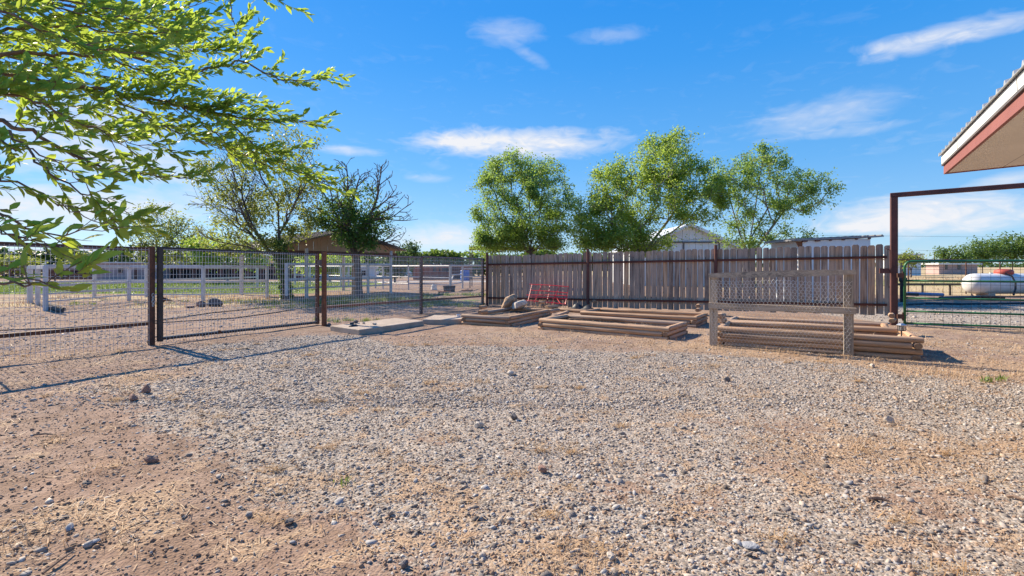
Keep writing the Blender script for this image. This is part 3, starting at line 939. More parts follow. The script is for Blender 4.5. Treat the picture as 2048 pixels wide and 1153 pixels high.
def wire_mesh(name, parent, p, d, length, z0, z1, dx, dz, r, mat, zslope=0.0, wob=0.002, seed=1):
    """welded wire: thin four sided rods"""
    q = np.random.default_rng(seed)
    mb = MB()
    nxw, nzw = int(round(length / dx)), int(round((z1 - z0) / dz))
    for i in range(nxw + 1):
        a = p + d * (length * i / nxw)
        mb.tube([Vector((a.x, a.y, z0 + q.uniform(-0.012, 0.0))), Vector((a.x + q.normal(0, wob), a.y + q.normal(0, wob), z1))], r, 4, False)
    for j in range(nzw + 1):
        z = z0 + (z1 - z0) * j / nzw
        mb.tube([Vector((p.x, p.y, z)), Vector((p.x + d.x * length, p.y + d.y * length, z + zslope))], r, 4, False)
    return tag(mb.build(name, mat, parent), kind='stuff')


ZT = 1.63
# panel left of the gate
t = thing('wire_fence', fpos(-1.8), 'rusty pipe fence panel with welded wire mesh and chained end post, left of the gate', 'fence')
mb = MB(); mb.bar(fpos(-5.5, ZT + 0.03), fpos(-0.055, ZT - 0.03), 0.05, 0.06); mb.build('top_rail', M['rust'], t)
mb = MB(); mb.bar(fpos(-5.5, 0.36), fpos(-0.055, 0.36), 0.05, 0.055); mb.build('bottom_rail', M['rust'], t)
for s, nm in ((0.0, 'post'), (-5.5, 'post')):
    mb = MB(); mb.bar(fpos(s, -0.1), fpos(s, ZT + 0.02), 0.085, 0.085, (0.517, 0.856, 0), 0.012); mb.build(nm, M['rust'], t)
mb = MB(); mb.bar(fpos(-2.05, -0.05, -0.02), fpos(-2.05, ZT - 0.03, -0.02), 0.022, 0.022); mb.build('stay', M['rust'], t)
wire_mesh('wire_mesh', t, fpos(-5.45, 0, 0.034), FD, 5.40, 0.0, ZT - 0.01, 0.0545, 0.105, 0.0029, M['galv'], -0.03)

# chain looped round the latch post
t = thing('chain', fpos(0.03, 0.80, 0.05), 'short galvanised chain hanging on the post at the gate gap', 'chain')
for k in range(4):
    mb = MB()
    c = fpos(0.0, 0.83 - k * 0.052, 0.058)
    ring = []
    for j in range(13):
        a = 2 * math.pi * j / 12
        off = (FD if k % 2 == 0 else (FD * 0.5 + FN * 0.5)) * (0.017 * math.cos(a))
        ring.append(c + off + Vector((0, 0, 0.033 * math.sin(a))))
    mb.tube(ring, 0.006, 6, False)
    mb.build('chain_link', M['silver'], t)

# the gate: hinged at the right, free end ajar towards the yard
G0 = fpos(0.095, 0, 0.075); G1 = fpos(3.27, 0, 0.0)
GD = (G1 - G0).normalized(); GL = (G1 - G0).length


def gp(s, z, off=0.0):
    p = G0 + GD * s + FN * off
    return Vector((p.x, p.y, z))


t = thing('gate', gp(GL / 2, 0), 'wide dark steel frame gate filled with welded wire mesh, hinged on the right', 'gate')
ZG = 1.61
mb = MB(); mb.bar(gp(0, ZG + 0.01), gp(GL, ZG - 0.03), 0.055, 0.055); mb.build('top_rail', M['black_steel'], t)
mb = MB(); mb.bar(gp(0, 0.10), gp(GL, 0.07), 0.055, 0.055); mb.build('bottom_rail', M['black_steel'], t)
mb = MB(); mb.bar(gp(0, 0.05), gp(0, ZG + 0.035), 0.075, 0.075, GD, 0.008); mb.build('stile', M['black_steel'], t)
mb = MB(); mb.bar(gp(GL, 0.03), gp(GL, ZG), 0.075, 0.075, GD, 0.008); mb.build('stile', M['rust'], t)
mb = MB(); mb.prism([gp(0.03, 0.80, 0.02), gp(0.20, 0.72, 0.02), gp(0.07, 0.73, 0.02), gp(0.03, 0.70, 0.02)], FN * 0.012); mb.build('latch', M['rust'], t)
for z in (1.40, 0.34):
    mb = MB(); mb.box(gp(GL + 0.07, z, 0.03), (0.20, 0.02, 0.13), math.atan2(GD.y, GD.x)); mb.tube([gp(GL + 0.07, z - 0.075, 0.035), gp(GL + 0.07, z + 0.075, 0.035)], 0.018, 8); mb.build('hinge', M['trim_dark'], t)
wire_mesh('wire_mesh', t, gp(0.03, 0, 0.034), GD, GL - 0.06, 0.01, ZG - 0.005, 0.0535, 0.105, 0.0030, M['galv'], -0.03, seed=2)
mb = MB(); mb.tube([gp(0.98, 0.075, 0.03), gp(0.98, 0.135, 0.03)], 0.02, 6); mb.box(gp(0.98, 0.10, 0.03), (0.05, 0.04, 0.05)); mb.build('weld_patch', M['rust_orange'], t)

# panels between the gate and the wooden fence
P0 = Vector((-4.14, 11.02, 0)); P1 = Vector((-2.545, 13.98, 0)); P2 = Vector((-0.98, 16.7, 0))
t = thing('wire_fence', (P0 + P1) / 2, 'rusty pipe fence with welded wire mesh running back from the gate to the wooden fence', 'fence')


def up(p, z): return Vector((p.x, p.y, z))


for p, w, zt in ((P0, 0.085, 1.64), (P1, 0.075, 1.60), (P2, 0.075, 1.60)):
    mb = MB(); mb.bar(up(p, -0.1), up(p, zt), w, w, FD, 0.01); mb.build('post', M['rust_orange'] if p is P0 else M['rust'], t)
for a, b in ((P0, P1), (P1, P2)):
    d = (b - a).normalized(); a2, b2 = a + d * 0.045, b - d * 0.04
    mb = MB(); mb.bar(up(a2, 1.60), up(b2, 1.575), 0.05, 0.055); mb.build('top_rail', M['rust'], t)
    mb = MB(); mb.bar(up(a2, 0.42 if a is P0 else 0.38), up(b2, 0.38 if a is P0 else 0.33), 0.05, 0.055); mb.build('bottom_rail', M['rust_orange'], t)
    wire_mesh('wire_mesh', t, a2 + FN * 0.034, d, (b2 - a2).length, 0.02, 1.60, 0.056, 0.105, 0.0034, M['galv'], -0.025, seed=3)

# ------------------------------------------------------------------ wooden board fence
WA = Vector((-0.83, 16.9, 0)); WB = Vector((8.86, 11.72, 0))
WU = (WB - WA).normalized(); WN = Vector((WU.y, -WU.x, 0))       # WN looks to the yard
WL_ = (WB - WA).length


def wz(s): return 0.15 * s / WL_


def wpos(s, z=0.0, off=0.0):
    p = WA + WU * s + WN * off
    return Vector((p.x, p.y, z + wz(s)))


def s_at(px):
    k = (px - CX) / FOC
    return (k * WA.y - WA.x) / (WU.x - k * WU.y)


wf = thing('wooden_fence', wpos(WL_ / 2), 'tall weathered grey board fence with dog eared tops on rusty steel posts and rails', 'fence')
ang = math.atan2(WU.y, WU.x)


def board_mesh(w, h, th, e, seed):
    q = random.Random(seed)
    mb = MB()
    hw = w / 2
    poly = [(-hw, 0), (hw, 0), (hw, h - e), (hw - e * 0.8, h), (-hw + e * 0.8 + q.uniform(-0.006, 0.006), h - q.uniform(0, 0.004)), (-hw, h - e)]
    mb.prism([(a, -th / 2, b) for a, b in poly], (0, th, 0))
    me = mb.mesh('board', M['board'])
    return me


bmeshes = [board_mesh(0.1415 + 0.002 * math.sin(i * 2.3), 1.655 + 0.006 * math.cos(i * 1.7), 0.018, 0.034, i) for i in range(7)]
pitch = 0.1618
nb = int((WL_ + 0.02) / pitch)
rb = random.Random(4)
posts_s = [0.02, s_at(1177), s_at(1432)]
for i in range(nb + 1):
    s = 0.12 + i * pitch * (WL_ - 0.16) / (nb * pitch)
    o = link('board', bmeshes[rb.randrange(7)], wf, wpos(s + rb.uniform(-0.006, 0.006), 0.035 + rb.uniform(-0.02, 0.02), rb.uniform(-0.004, 0.004)), (rb.uniform(-0.004, 0.004), rb.uniform(-0.009, 0.009), ang + rb.uniform(-0.05, 0.05)))
for z, zz in ((1.385, 0.05), (0.265, 0.045)):
    for k in range(3):
        a, b = posts_s[k], (posts_s + [WL_ - 0.02])[k + 1]
        mb = MB()
        mb.bar(wpos(a + 0.045, z, 0.034), wpos(b - 0.045, z, 0.034), 0.04, zz)
        mb.bar(wpos(a + 0.045, z + zz / 2 + 0.006, 0.052), wpos(b - 0.045, z + zz / 2 + 0.006, 0.052), 0.07, 0.008)
        mb.build('rail', M['red_primer'], wf)
for s in posts_s:
    mb = MB(); a = wpos(s, -0.1, 0.06); b = wpos(s, 1.80, 0.06); a.z = -0.05
    mb.tube([a, b], 0.042, 12); mb.build('post', M['red_primer'], wf)

# tall gate frame at the end of the board fence
GPX = Vector((8.54, 11.18, 0))
BE = Vector((11.2, 9.55, 0))
t = thing('gateway', GPX, 'tall rusty brown steel gate post with an overhead beam running right', 'gateway')
mb = MB(); mb.bar(up(GPX, -0.1), up(GPX, 2.86), 0.135, 0.135, (0.85, -0.52, 0), 0.012); mb.build('post', M['red_primer'], t)
mb = MB(); mb.bar(up(GPX - (BE - GPX).normalized() * 0.065, 2.91), up(BE + (BE - GPX).normalized() * 1.6, 3.0), 0.11, 0.10, (0, 0, 1), 0.01); mb.build('beam', M['red_primer'], t)
q = up(GPX, 0)
mb = MB(); mb.bar(q + Vector((-0.07, -0.04, 1.22)), q + Vector((-0.30, 0.03, 1.22)), 0.03, 0.11); mb.tube([q + Vector((-0.12, -0.05, 1.20)), q + Vector((-0.12, -0.05, 1.68)), q + Vector((-0.22, -0.03, 1.72))], 0.011, 6); mb.build('latch_bracket', M['red_primer'], t)
far_post = up(BE + (BE - GPX).normalized() * 1.55, 0)
mb = MB(); mb.bar(up(far_post, -0.1), up(far_post, 2.94), 0.135, 0.135, (0.85, -0.52, 0), 0.012); mb.build('post', M['red_primer'], t)

# green tube gate
H0 = Vector((8.60, 10.95, 0)); H1 = Vector((11.65, 9.60, 0))
HD = (H1 - H0).normalized(); HL = (H1 - H0).length


def hp(s, z, off=0.0):
    p = H0 + HD * s + Vector((HD.y, -HD.x, 0)) * off
    return Vector((p.x, p.y, z))


t = thing('tube_gate', hp(HL / 2, 0), 'green tubular steel farm gate with rounded corners and wire mesh infill', 'gate')
zt, zb, rc = 1.43, 0.075, 0.13
loop = []
for (cs, cz, a0) in ((rc, zt - rc, 180), (HL - rc, zt - rc, 90)):
    for k in range(7):
        a = R(a0 - k * 15)
        loop.append(hp(cs + rc * math.cos(a), cz + rc * math.sin(a)))
mb = MB(); mb.smooth = True
mb.tube([hp(0, zb - 0.03)] + loop + [hp(HL, zb - 0.03)], 0.026, 10); mb.build('outer_tube', M['green_paint'], t)
for z in (1.005, 0.63, 0.34, zb + 0.005):
    mb = MB(); mb.smooth = True; mb.tube([hp(0.02, z), hp(HL - 0.02, z)], 0.022, 8); mb.build('tube', M['green_paint'], t)
wire_mesh('wire_mesh', t, hp(0.04, 0, 0.028), HD, HL - 0.08, zb - 0.10, zt - 0.02, 0.155, 0.155, 0.0032, M['dull_wire'], 0, seed=4)
for z in (1.12, 0.22):
    mb = MB(); mb.box(hp(-0.075, z), (0.12, 0.05, 0.10), math.atan2(HD.y, HD.x)); mb.tube([hp(-0.035, z - 0.09), hp(-0.035, z + 0.09)], 0.014, 8); mb.build('hinge', M['rust'], t)

# ------------------------------------------------------------------ raised beds of landscape timbers
TW, TH = 0.108, 0.080
tim_cache = {}


def timber_mesh(L):
    k = round(L, 2)
    if k not in tim_cache:
        mb = MB()
        W, H = TW / 2, TH / 2
        prof = [(-W * 0.5, -H), (W * 0.5, -H), (W * 0.85, -H * 0.6), (W, 0), (W * 0.85, H * 0.6), (W * 0.5, H), (-W * 0.5, H), (-W * 0.85, H * 0.6), (-W, 0), (-W * 0.85, -H * 0.6)]
        n = len(prof)
        rows = [-k / 2, -k / 2 + 0.012, k / 2 - 0.012, k / 2]
        sc = [0.93, 1, 1, 0.93]
        vs = [(x, y * s, z * s) for x, s in zip(rows, sc) for y, z in prof]
        fs = []
        mb.smooth = True
        for r_ in range(3):
            fs += [(r_ * n + j, r_ * n + (j + 1) % n, (r_ + 1) * n + (j + 1) % n, (r_ + 1) * n + j) for j in range(n)]
        mb.add(vs, fs)
        mb.smooth = False; mb.mi = 1
        for x, s, rv in ((rows[0] - 0.0005, 0.93, 1), (rows[3] + 0.0005, 0.93, 0)):
            c = [(x, y * s, z * s) for y, z in prof]
            mb.add(c, [tuple(range(n))])
        me = mb.mesh('timber', [M['timber'], M['endgrain']])
        tim_cache[k] = me
    return tim_cache[k]


rt = random.Random(12)


def timber(parent, a, b, z, name='timber', jit=1.0):
    a, b = Vector(a), Vector(b)
    d = b - a
    c = (a + b) / 2
    return link(name, timber_mesh(d.length), parent, (c.x + rt.uniform(-.016, .016) * jit, c.y + rt.uniform(-.016, .016) * jit, z + rt.uniform(-.003, .003)),
                (rt.choice((0, math.pi)) + rt.uniform(-0.08, 0.08), rt.uniform(-0.005, 0.005) * jit, math.atan2(d.y, d.x) + rt.uniform(-0.010, 0.010) * jit))


def raised_bed(label, FL, u, length, depth, courses, soil_z, back_courses=None):
    FL = Vector((FL[0], FL[1], 0)); u = Vector((u[0], u[1], 0)).normalized(); v = Vector((-u.y, u.x, 0))
    c = FL + u * length / 2 + v * depth / 2
    t = thing('raised_bed', (c.x, c.y, gz1(c.x, c.y)), label, 'raised bed', 'landscape timber beds')
    zb = min(gz1(*(FL + u * a * length + v * b * depth).xy) for a in (0, 1) for b in (0, 1))
    w = TW
    bc = back_courses or courses
    for k in range(max(courses, bc)):
        z = zb + TH / 2 + k * (TH + 0.005) - 0.012
        long_full = (k % 2 == (courses - 1) % 2)
        for side in (0, 1):
            if k >= (courses if side == 0 else bc): continue
            o = v * (w / 2 if side == 0 else depth - w / 2)
            e = 0 if long_full else w + 0.004
            timber(t, FL + u * e + o, FL + u * (length - e) + o, z)
        for side in (0, 1):
            if k >= courses: continue
            o = u * (w / 2 if side == 0 else length - w / 2)
            e = w + 0.004 if long_full else 0
            e2 = e if k < bc else 0
            timber(t, FL + v * e + o, FL + v * (depth - e2) + o, z)
    # soil filling, lumpy
    n1, n2 = max(8, int(length / 0.06)), max(6, int(depth / 0.06))
    A, B = np.meshgrid(np.linspace(w, length - w, n1), np.linspace(w, depth - w, n2))
    X = FL.x + u.x * A + v.x * B; Y = FL.y + u.y * A + v.y * B
    Z = zb + soil_z + 0.07 * (fbm(X * 3, Y * 3, 41, 3) - 0.5) + 0.035 * (fbm(X * 14, Y * 14, 43, 2) - 0.5)
    ii = np.arange(n1 * n2).reshape(n2, n1)
    F = np.stack([ii[:-1, :-1].ravel(), ii[:-1, 1:].ravel(), ii[1:, 1:].ravel(), ii[1:, :-1].ravel()], 1)
    V = np.stack([X.ravel(), Y.ravel(), Z.ravel()], 1) - np.array(wl(t))
    link('soil', np_mesh('soil', V, F, M['soil'], False), t)
    return t, FL, u, v, zb


uf = (0.882, -0.471)
bedL = raised_bed('small squarish timber bed with rocks on its far edge, leftmost of the timber beds', (-1.16, 11.42), uf, 1.25, 2.35, 3, 0.135)
bedM = raised_bed('low timber bed full of bare soil, nearest to the middle of the yard', (0.54, 10.42), (0.816, -0.578), 2.72, 1.22, 3, 0.125)
bedMB = raised_bed('timber bed behind the middle one, against the board fence', (1.66, 12.28), (0.835, -0.55), 2.75, 1.15, 3, 0.08)
bedR = raised_bed('four course timber bed behind the chicken wire frame, biggest on the right', (3.36, 8.23), (0.876, -0.481), 2.68, 1.25, 4, 0.17, 4)
bedRB = raised_bed('timber bed at the foot of the board fence behind the right bed', (4.42, 10.32), (0.84, -0.542), 2.72, 0.95, 3, 0.10)


# a few dry weeds inside the beds
for (b_, k_) in ((bedL, 40), (bedM, 60), (bedMB, 50), (bedR, 70), (bedRB, 40)):
    t_, f_, u_b, v_b, z_b = b_
    me_ = [c_ for c_ in t_.children if c_.name.startswith('soil')][0]
    dims = np.array([v.co for v in me_.data.vertices]) + np.array(wl(t_))
    i_ = rng.integers(0, len(dims), k_ * 6)
    q_ = dims[i_]; n_ = len(q_)
    jit_ = rng.normal(0, 0.03, (n_, 2))
    tag(link('dry_weeds', blades('dry_weeds', q_[:, 0] + jit_[:, 0], q_[:, 1] + jit_[:, 1], q_[:, 2] - 0.01, rng.uniform(0.03, 0.14, n_), np.full(n_, 0.006), np.abs(rng.normal(0.7, 0.4, n_)), M['straw'], rng, rng.uniform(0.1, 0.9, n_))), kind='stuff')


def block(px, py, z, L, az, label, name='timber_block'):
    """short timber offcut lying with its middle at height z"""
    c = G(px, py, z)
    d = Vector((math.cos(az), math.sin(az), 0)) * L / 2
    o = timber(None, c - d, c + d, z, name, 0)
    return tag(o, label, 'timber block', 'timber offcuts on the beds')


zt3 = 3 * (TH + 0.005) - 0.012
block(966, 624, zt3 + TH / 2, 0.26, 1.0, 'short timber offcut at the front left of the leftmost bed, under another')
block(966, 615, zt3 + TH * 1.5 + 0.003, 0.26, 1.15, 'short timber offcut on top of another at the front left of the leftmost bed')
block(1083, 605, zt3 + TH / 2, 0.24, 0.9, 'lone dark timber offcut on the far rail of the leftmost bed')
block(1108, 622, zt3 + TH / 2, 0.42, 0.95, 'grey timber offcut lowest of the pile between the left and middle beds')
block(1104, 614, zt3 + TH * 1.5 + 0.003, 0.36, 0.7, 'grey timber offcut on top of the pile between the left and middle beds')
block(1188, 603, zt3 + TH / 2, 0.22, 1.2, 'timber offcut standing on the far left corner of the bed against the fence')
block(1397, 620, zt3 + TH / 2, 0.24, 1.0, 'lower timber offcut on the right corner of the bed against the fence')
block(1397, 612, zt3 + TH * 1.5 + 0.003, 0.24, 1.1, 'upper timber offcut on the right corner of the bed against the fence')
zt4 = 4 * (TH + 0.005) - 0.012
block(1443, 641, zt4 + TH / 2, 0.24, 0.75, 'lower timber offcut on the far left corner of the big right bed')
block(1443, 632, zt4 + TH * 1.5 + 0.003, 0.24, 0.9, 'upper timber offcut on the far left corner of the big right bed')
block(1785, 641, zt3 + TH / 2, 0.30, 0.85, 'lower timber offcut on the right corner of the bed at the fence foot')
block(1783, 631, zt3 + TH * 1.5 + 0.003, 0.28, 0.95, 'upper timber offcut on the right corner of the bed at the fence foot')
c = G(1150, 622, 0.13)
a = G(1075, 640, 0.10); b = G(1118, 628, 0.10)
tag(timber(None, G(1088, 638, 0.09), G(1135, 622, 0.09), gz1(0.8, 11.5) + 0.06, 'loose_timber', 0), 'loose timber lying on the ground between the left and middle beds', 'timber', 'loose timbers on the ground')
tag(timber(None, G(1100, 618, 0.05), G(1172, 624, 0.05), gz1(1.2, 13.5) + 0.06, 'loose_timber', 0), 'loose timber on the ground behind the pile of offcuts', 'timber', 'loose timbers on the ground')

# rocks resting on the leftmost bed
c = G(1022, 612, 0.28)
rock('boulder', (c.x - 0.08, c.y + 0.06, 0.215), (0.30, 0.17, 0.17), M['rock_tan'], 'tan brown boulder propped up behind a paler rock on the leftmost bed', 31, rz=0.5, tilt=-0.75, sub=3, cat='boulder')
rock('boulder', (c.x + 0.20, c.y - 0.16, 0.225), (0.25, 0.16, 0.14), M['rock_grey'], 'pale grey boulder leaning against a brown one on the leftmost bed', 37, rz=-0.3, tilt=-0.25, sub=3, cat='boulder')

# red wire cage
t0 = G(1098, 614, 0.1)
t = thing('wire_cage', (t0.x, t0.y, 0.05), 'bright red wire plant cage lying folded before the board fence', 'plant cage')
Y0 = t0.y + 0.5


def cg(px, py, y): return PY(px, py, y)


for (a, b) in (((1059, 569), (1137, 574)), ((1061, 581), (1136, 586.5)), ((1053, 590.5), (1135, 592)), ((1058, 594), (1135, 598)), ((1048, 601), (1132, 609))):
    k = 0.10 * (a[1] - 569) / 35
    mb = MB(); p, q = cg(*a, Y0 - k * 4), cg(*b, Y0 - 0.45 - k * 4); mid = (p + q) / 2 + Vector((0, 0, 0.012))
    mb.tube([p, mid, q], 0.013, 6); mb.build('ring_wire', M['red_wire'], t)
for (a, b) in (((1084, 569), (1068, 606)), ((1100, 571), (1094, 607)), ((1119, 572), (1103, 609)), ((1137, 572), (1131, 609)), ((1064, 570), (1056, 603)), ((1110, 592), (1122, 609)), ((1126, 592), (1131, 610))):
    mb = MB(); mb.tube([cg(*a, Y0 - 0.2), cg(*b, Y0 - 0.6)], 0.010, 6); mb.build('stake_wire', M['red_wire'], t)
tag(grass_patch('dry_weeds', t0.x, t0.y + 0.3, 0.8, 0.3, 150, 0.15, 0.5, M['straw'], r3, 0.01), kind='stuff')

# black plastic sheet crumpled by the post
n = 14
A, B = np.meshgrid(np.linspace(0, 1.15, n), np.linspace(0, 0.5, n))
c = wpos(s_at(1150), 0, 0.78)
X = c.x + WU.x * A + WN.x * (B - .25); Y = c.y + WU.y * A + WN.y * (B - .25)
env = np.sin(np.pi * np.linspace(0, 1, n))[None] ** 0.7 * np.sin(np.pi * np.linspace(0.02, 1, n))[:, None] ** 0.7
Z = 0.02 + env * (0.02 + 0.38 * fbm(X * 4.1, Y * 4.1, 91, 3) ** 1.5)
ii = np.arange(n * n).reshape(n, n)
F = np.stack([ii[:-1, :-1].ravel(), ii[:-1, 1:].ravel(), ii[1:, 1:].ravel(), ii[1:, :-1].ravel()], 1)
tag(link('plastic_sheet', np_mesh('plastic_sheet', np.stack([X.ravel(), Y.ravel(), Z.ravel()], 1), F, M['black_plastic'])), 'crumpled black plastic sheet on the ground at the foot of the board fence', 'plastic sheet')

# ------------------------------------------------------------------ chicken wire frame
C0 = G(1427, 694); C1 = G(1697, 713)
CD = (C1 - C0).normalized(); CN = Vector((CD.y, -CD.x, 0)); CLn = (C1 - C0).length


def cp(s, z, off=0.0):
    p = C0 + CD * s + CN * off
    return Vector((p.x, p.y, z))


t = thing('garden_trellis', cp(CLn / 2, 0), 'weathered wooden frame covered with chicken wire, standing before the right bed', 'trellis')


def plank(name, a, b, w, h, upv=(0, 0, 1)):
    a, b = Vector(a), Vector(b)
    mb = MB(); L = (b - a).length
    mb.bar((-L / 2, 0, 0), (L / 2, 0, 0), w, h, (0, 0, 1), 0.004)
    me = mb.mesh(name, M['oldwood'])
    d = (b - a).normalized()
    x = d; y = Vector(upv).cross(d).normalized(); z = x.cross(y)
    rot = Matrix((x, y, z)).transposed().to_euler()
    return link(name, me, t, (a + b) / 2, rot)


plank('post', cp(0, -0.05), cp(0, 1.175), 0.125, 0.04, CN)
plank('post', cp(CLn, -0.05), cp(CLn, 1.215), 0.125, 0.04, CN)
n = 10
for k in range(1):
    # the top rail is a warped plank
    mb = MB(); vs = []; fs = []
    for i in range(n + 1):
        s = -0.07 + (CLn + 0.16) * i / n
        zc = 1.165 + 0.065 * i / n
        hh_ = 0.033 + 0.020 * math.sin(math.pi * i / n)
        for (o, zz) in ((0.024, -hh_), (0.062, -hh_), (0.062, hh_), (0.024, hh_)):
            vs.append(cp(s, zc + zz, o))
    for i in range(n):
        fs += [(i * 4 + j, i * 4 + (j + 1) % 4, i * 4 + 4 + (j + 1) % 4, i * 4 + 4 + j) for j in range(4)]
    fs += [(3, 2, 1, 0), (n * 4, n * 4 + 1, n * 4 + 2, n * 4 + 3)]
    mb.add(vs, fs)
    o = mb.build('top_rail', M['oldwood'], t)
plank('middle_rail', cp(-0.07, 0.675, 0.043), cp(CLn + 0.09, 0.665, 0.043), 0.038, 0.095)
# hexagon netting, sagging a little
mb = MB(); ph, pv = 0.052, 0.045
seg = set()
qn = np.random.default_rng(6)


def net(i, j, k):
    s = i * ph / 2; z = j
    return s, z


cols = int((CLn + 0.06) / (ph / 2)); rows = int(1.10 / pv)
pt = {}


def node(i, r_, lo):
    key = (i, r_, lo)
    if key not in pt:
        s = -0.03 + i * ph / 2
        z = 0.05 + r_ * pv + (0.013 if lo else -0.013)
        sag = 0.05 * math.sin(math.pi * min(1, max(0, s / CLn))) * (1 if z > 0.73 else 0.4) * math.sin(math.pi * min(1, max(0, (z - 0.7) / 0.45))) if z > 0.7 else 0
        pt[key] = cp(s + 0.012 * math.sin(z * 9 + s * 2) + qn.normal(0, 0.002), z + 0.012 * math.sin(s * 5 + z * 3) + qn.normal(0, 0.002), 0.070 + sag + 0.012 * math.sin(s * 7 + z * 8))
    return pt[key]


for r_ in range(rows):
    for i in range(cols):
        up_ = (i + r_) % 2 == 0
        a = node(i, r_, up_); b = node(i + 1, r_, not up_)
        seg.add((a.to_tuple(4), b.to_tuple(4)))
        if up_ and r_ + 1 < rows:
            c = node(i, r_ + 1, False) if (i + r_ + 1) % 2 == 1 else None
            if c is not None: seg.add((a.to_tuple(4), c.to_tuple(4)))
for a, b in seg:
    mb.tube([a, b], 0.0032 if a[2] > 0.66 else 0.0020, 3, False)
tag(mb.build('chicken_wire', M['galv'], t), kind='stuff')

# solar lantern in the right end of the bed
c = G(1803, 668, 0.33)
t = thing('solar_lantern', c, 'small dark garden lantern with white panes at the right end of the big bed', 'lantern')
mb = MB(); mb.box(c + Vector((0, 0, 0.002)), (0.012, 0.012, 0.10)); mb.build('stake', M['black_plastic'], t)
mb = MB()
for dx in (-1, 1):
    for dy in (-1, 1):
        mb.box(c + Vector((dx * 0.030, dy * 0.030, 0.085)), (0.007, 0.007, 0.07))
mb.box(c + Vector((0, 0, 0.048)), (0.072, 0.072, 0.012)); mb.box(c + Vector((0, 0, 0.085)), (0.006, 0.066, 0.07)); mb.box(c + Vector((0, 0, 0.085)), (0.0665, 0.0055, 0.069)); mb.build('cage', M['black_plastic'], t)
mb = MB(); mb.box(c + Vector((0, 0, 0.085)), (0.046, 0.046, 0.062)); mb.build('pane', M['white_plastic'], t)
mb = MB(); mb.lathe(c + Vector((0, 0, 0.1205)), [(0.062, 0), (0.062, 0.008), (0.03, 0.030)], 4, xax=(0.707, 0.707, 0)); mb.build('cap', M['silver'], t)

# ------------------------------------------------------------------ concrete by the fence
def slab(label, pts, z, th, sx=0):
    mb = MB()
    c = sum((Vector(p) for p in pts), Vector()) / len(pts)
    poly = [Vector((p[0], p[1], z)) for p in pts]
    mb.prism(poly, (0, 0, -th))
    o = mb.build('concrete_slab', M['concrete'], None, (c.x, c.y, 0))
    bv = o.modifiers.new('bevel', 'BEVEL'); bv.width = 0.012; bv.segments = 2
    return tag(o, label, 'slab')


A_, B_, C_ = G(660, 652, 0.1), G(718, 660, 0.1), G(848, 642, 0.1)
slab('low concrete slab lying by the panel fence with stones on it', [A_, B_, C_, A_ + (C_ - B_)], 0.10, 0.2)
A_, B_, C_ = G(845, 639, 0.11), G(927, 638, 0.11), G(934, 632, 0.11)
slab('half buried pale concrete slab between the long slab and the leftmost bed', [A_, G(880, 640, 0.11), B_, C_, G(868, 630, 0.11)], 0.11, 0.2)
for i, (px, py, r_, lb) in enumerate(((704, 649, 0.05, 'small dark stone on the low concrete slab, left of a larger one'), (711, 647, 0.075, 'largest dark stone resting on the low concrete slab'), (727, 648, 0.05, 'small pale stone on the middle of the low concrete slab'), (749, 650, 0.05, 'flat pale stone near the front edge of the low concrete slab'))):
    c = G(px, py, 0.1)
    rock('stone', c, (r_, r_ * 0.7, r_ * 0.6), M['rock_dark' if i < 2 else 'rock_grey'], lb, 200 + i, rz=i)
for i, (px, py, r_, lb) in enumerate(((658, 653, 0.07, 'black rock at the left corner of the low concrete slab'), (707, 663, 0.13, 'black jagged rock leaning on the front corner of the low concrete slab'), (724, 668, 0.09, 'dark flat rock on the ground before the low concrete slab'))):
    c = G(px, py)
    rock('stone', c, (r_, r_ * 0.6, r_ * 0.7), M['black_plastic' if i == 1 else 'rock_dark'], lb, 210 + i, rz=i)
c = G(917, 643)
mb = MB(); mb.tube([c + Vector((0, 0, -0.05)), c + Vector((0.0, 0, 0.15))], 0.045, 12); mb.tube([c + Vector((0, 0, 0.145)), c + Vector((0, 0, 0.165))], 0.052, 12)
tag(mb.build('pipe_stub', M['white_plastic'], None, c), 'short white plastic pipe stub standing at the left end of the leftmost bed', 'pipe')
# irrigation hoses lying on the dirt beyond the gate
for j, (pts, lb) in enumerate((([(-40, 664), (60, 661), (140, 657), (220, 652), (300, 645), (420, 628), (520, 617), (640, 606)], 'dark hose lying on the dirt beyond the gate, the farther of two'),
                               ([(310, 648), (400, 641), (470, 637), (560, 625), (640, 612), (740, 603)], 'dark hose lying on the dirt beyond the gate, the nearer of two'))):
    mb = MB(); P_ = [G(*q) for q in pts]
    P_ = [Vector((p.x, p.y, gz1(p.x, p.y) + 0.012)) for p in P_]
    mb.tube(P_, 0.014, 6)
    tag(mb.build('hose', M['black_plastic'], None, P_[0]), lb, 'hose', 'hoses beyond the gate')
# sticks on the gravel
for j, (a, b, r_, lb) in enumerate((((85, 1152), (148, 1108), 0.006, 'thin dry stick near the lower left corner'), ((68, 874), (112, 876), 0.008, 'thin brown stick lying on bare dirt at the left'), ((1735, 1003), (1778, 1006), 0.012, 'chunky brown wood chip below the straw patch'),
                                    ((1590, 935), (1615, 958), 0.006, 'pale stick on the gravel left of the straw patch'), ((1548, 1030), (1600, 1046), 0.006, 'slim tan stick on the lower right gravel'), ((2015, 995), (2046, 1006), 0.01, 'grey stick at the right edge of the gravel'))):
    p, q = G(*a), G(*b); p.z = gz1(p.x, p.y) + 0.012; q.z = gz1(q.x, q.y) + 0.014
    mb = MB(); m_ = (p + q) / 2 + Vector((0.004, 0.01, 0.006)); mb.tube([p, m_, q], [r_, r_ * 0.9, r_ * 0.5], 6)
    tag(mb.build('stick', M['bark_pale'] if j in (3, 4) else M['bark_near'], None, p), lb, 'stick')

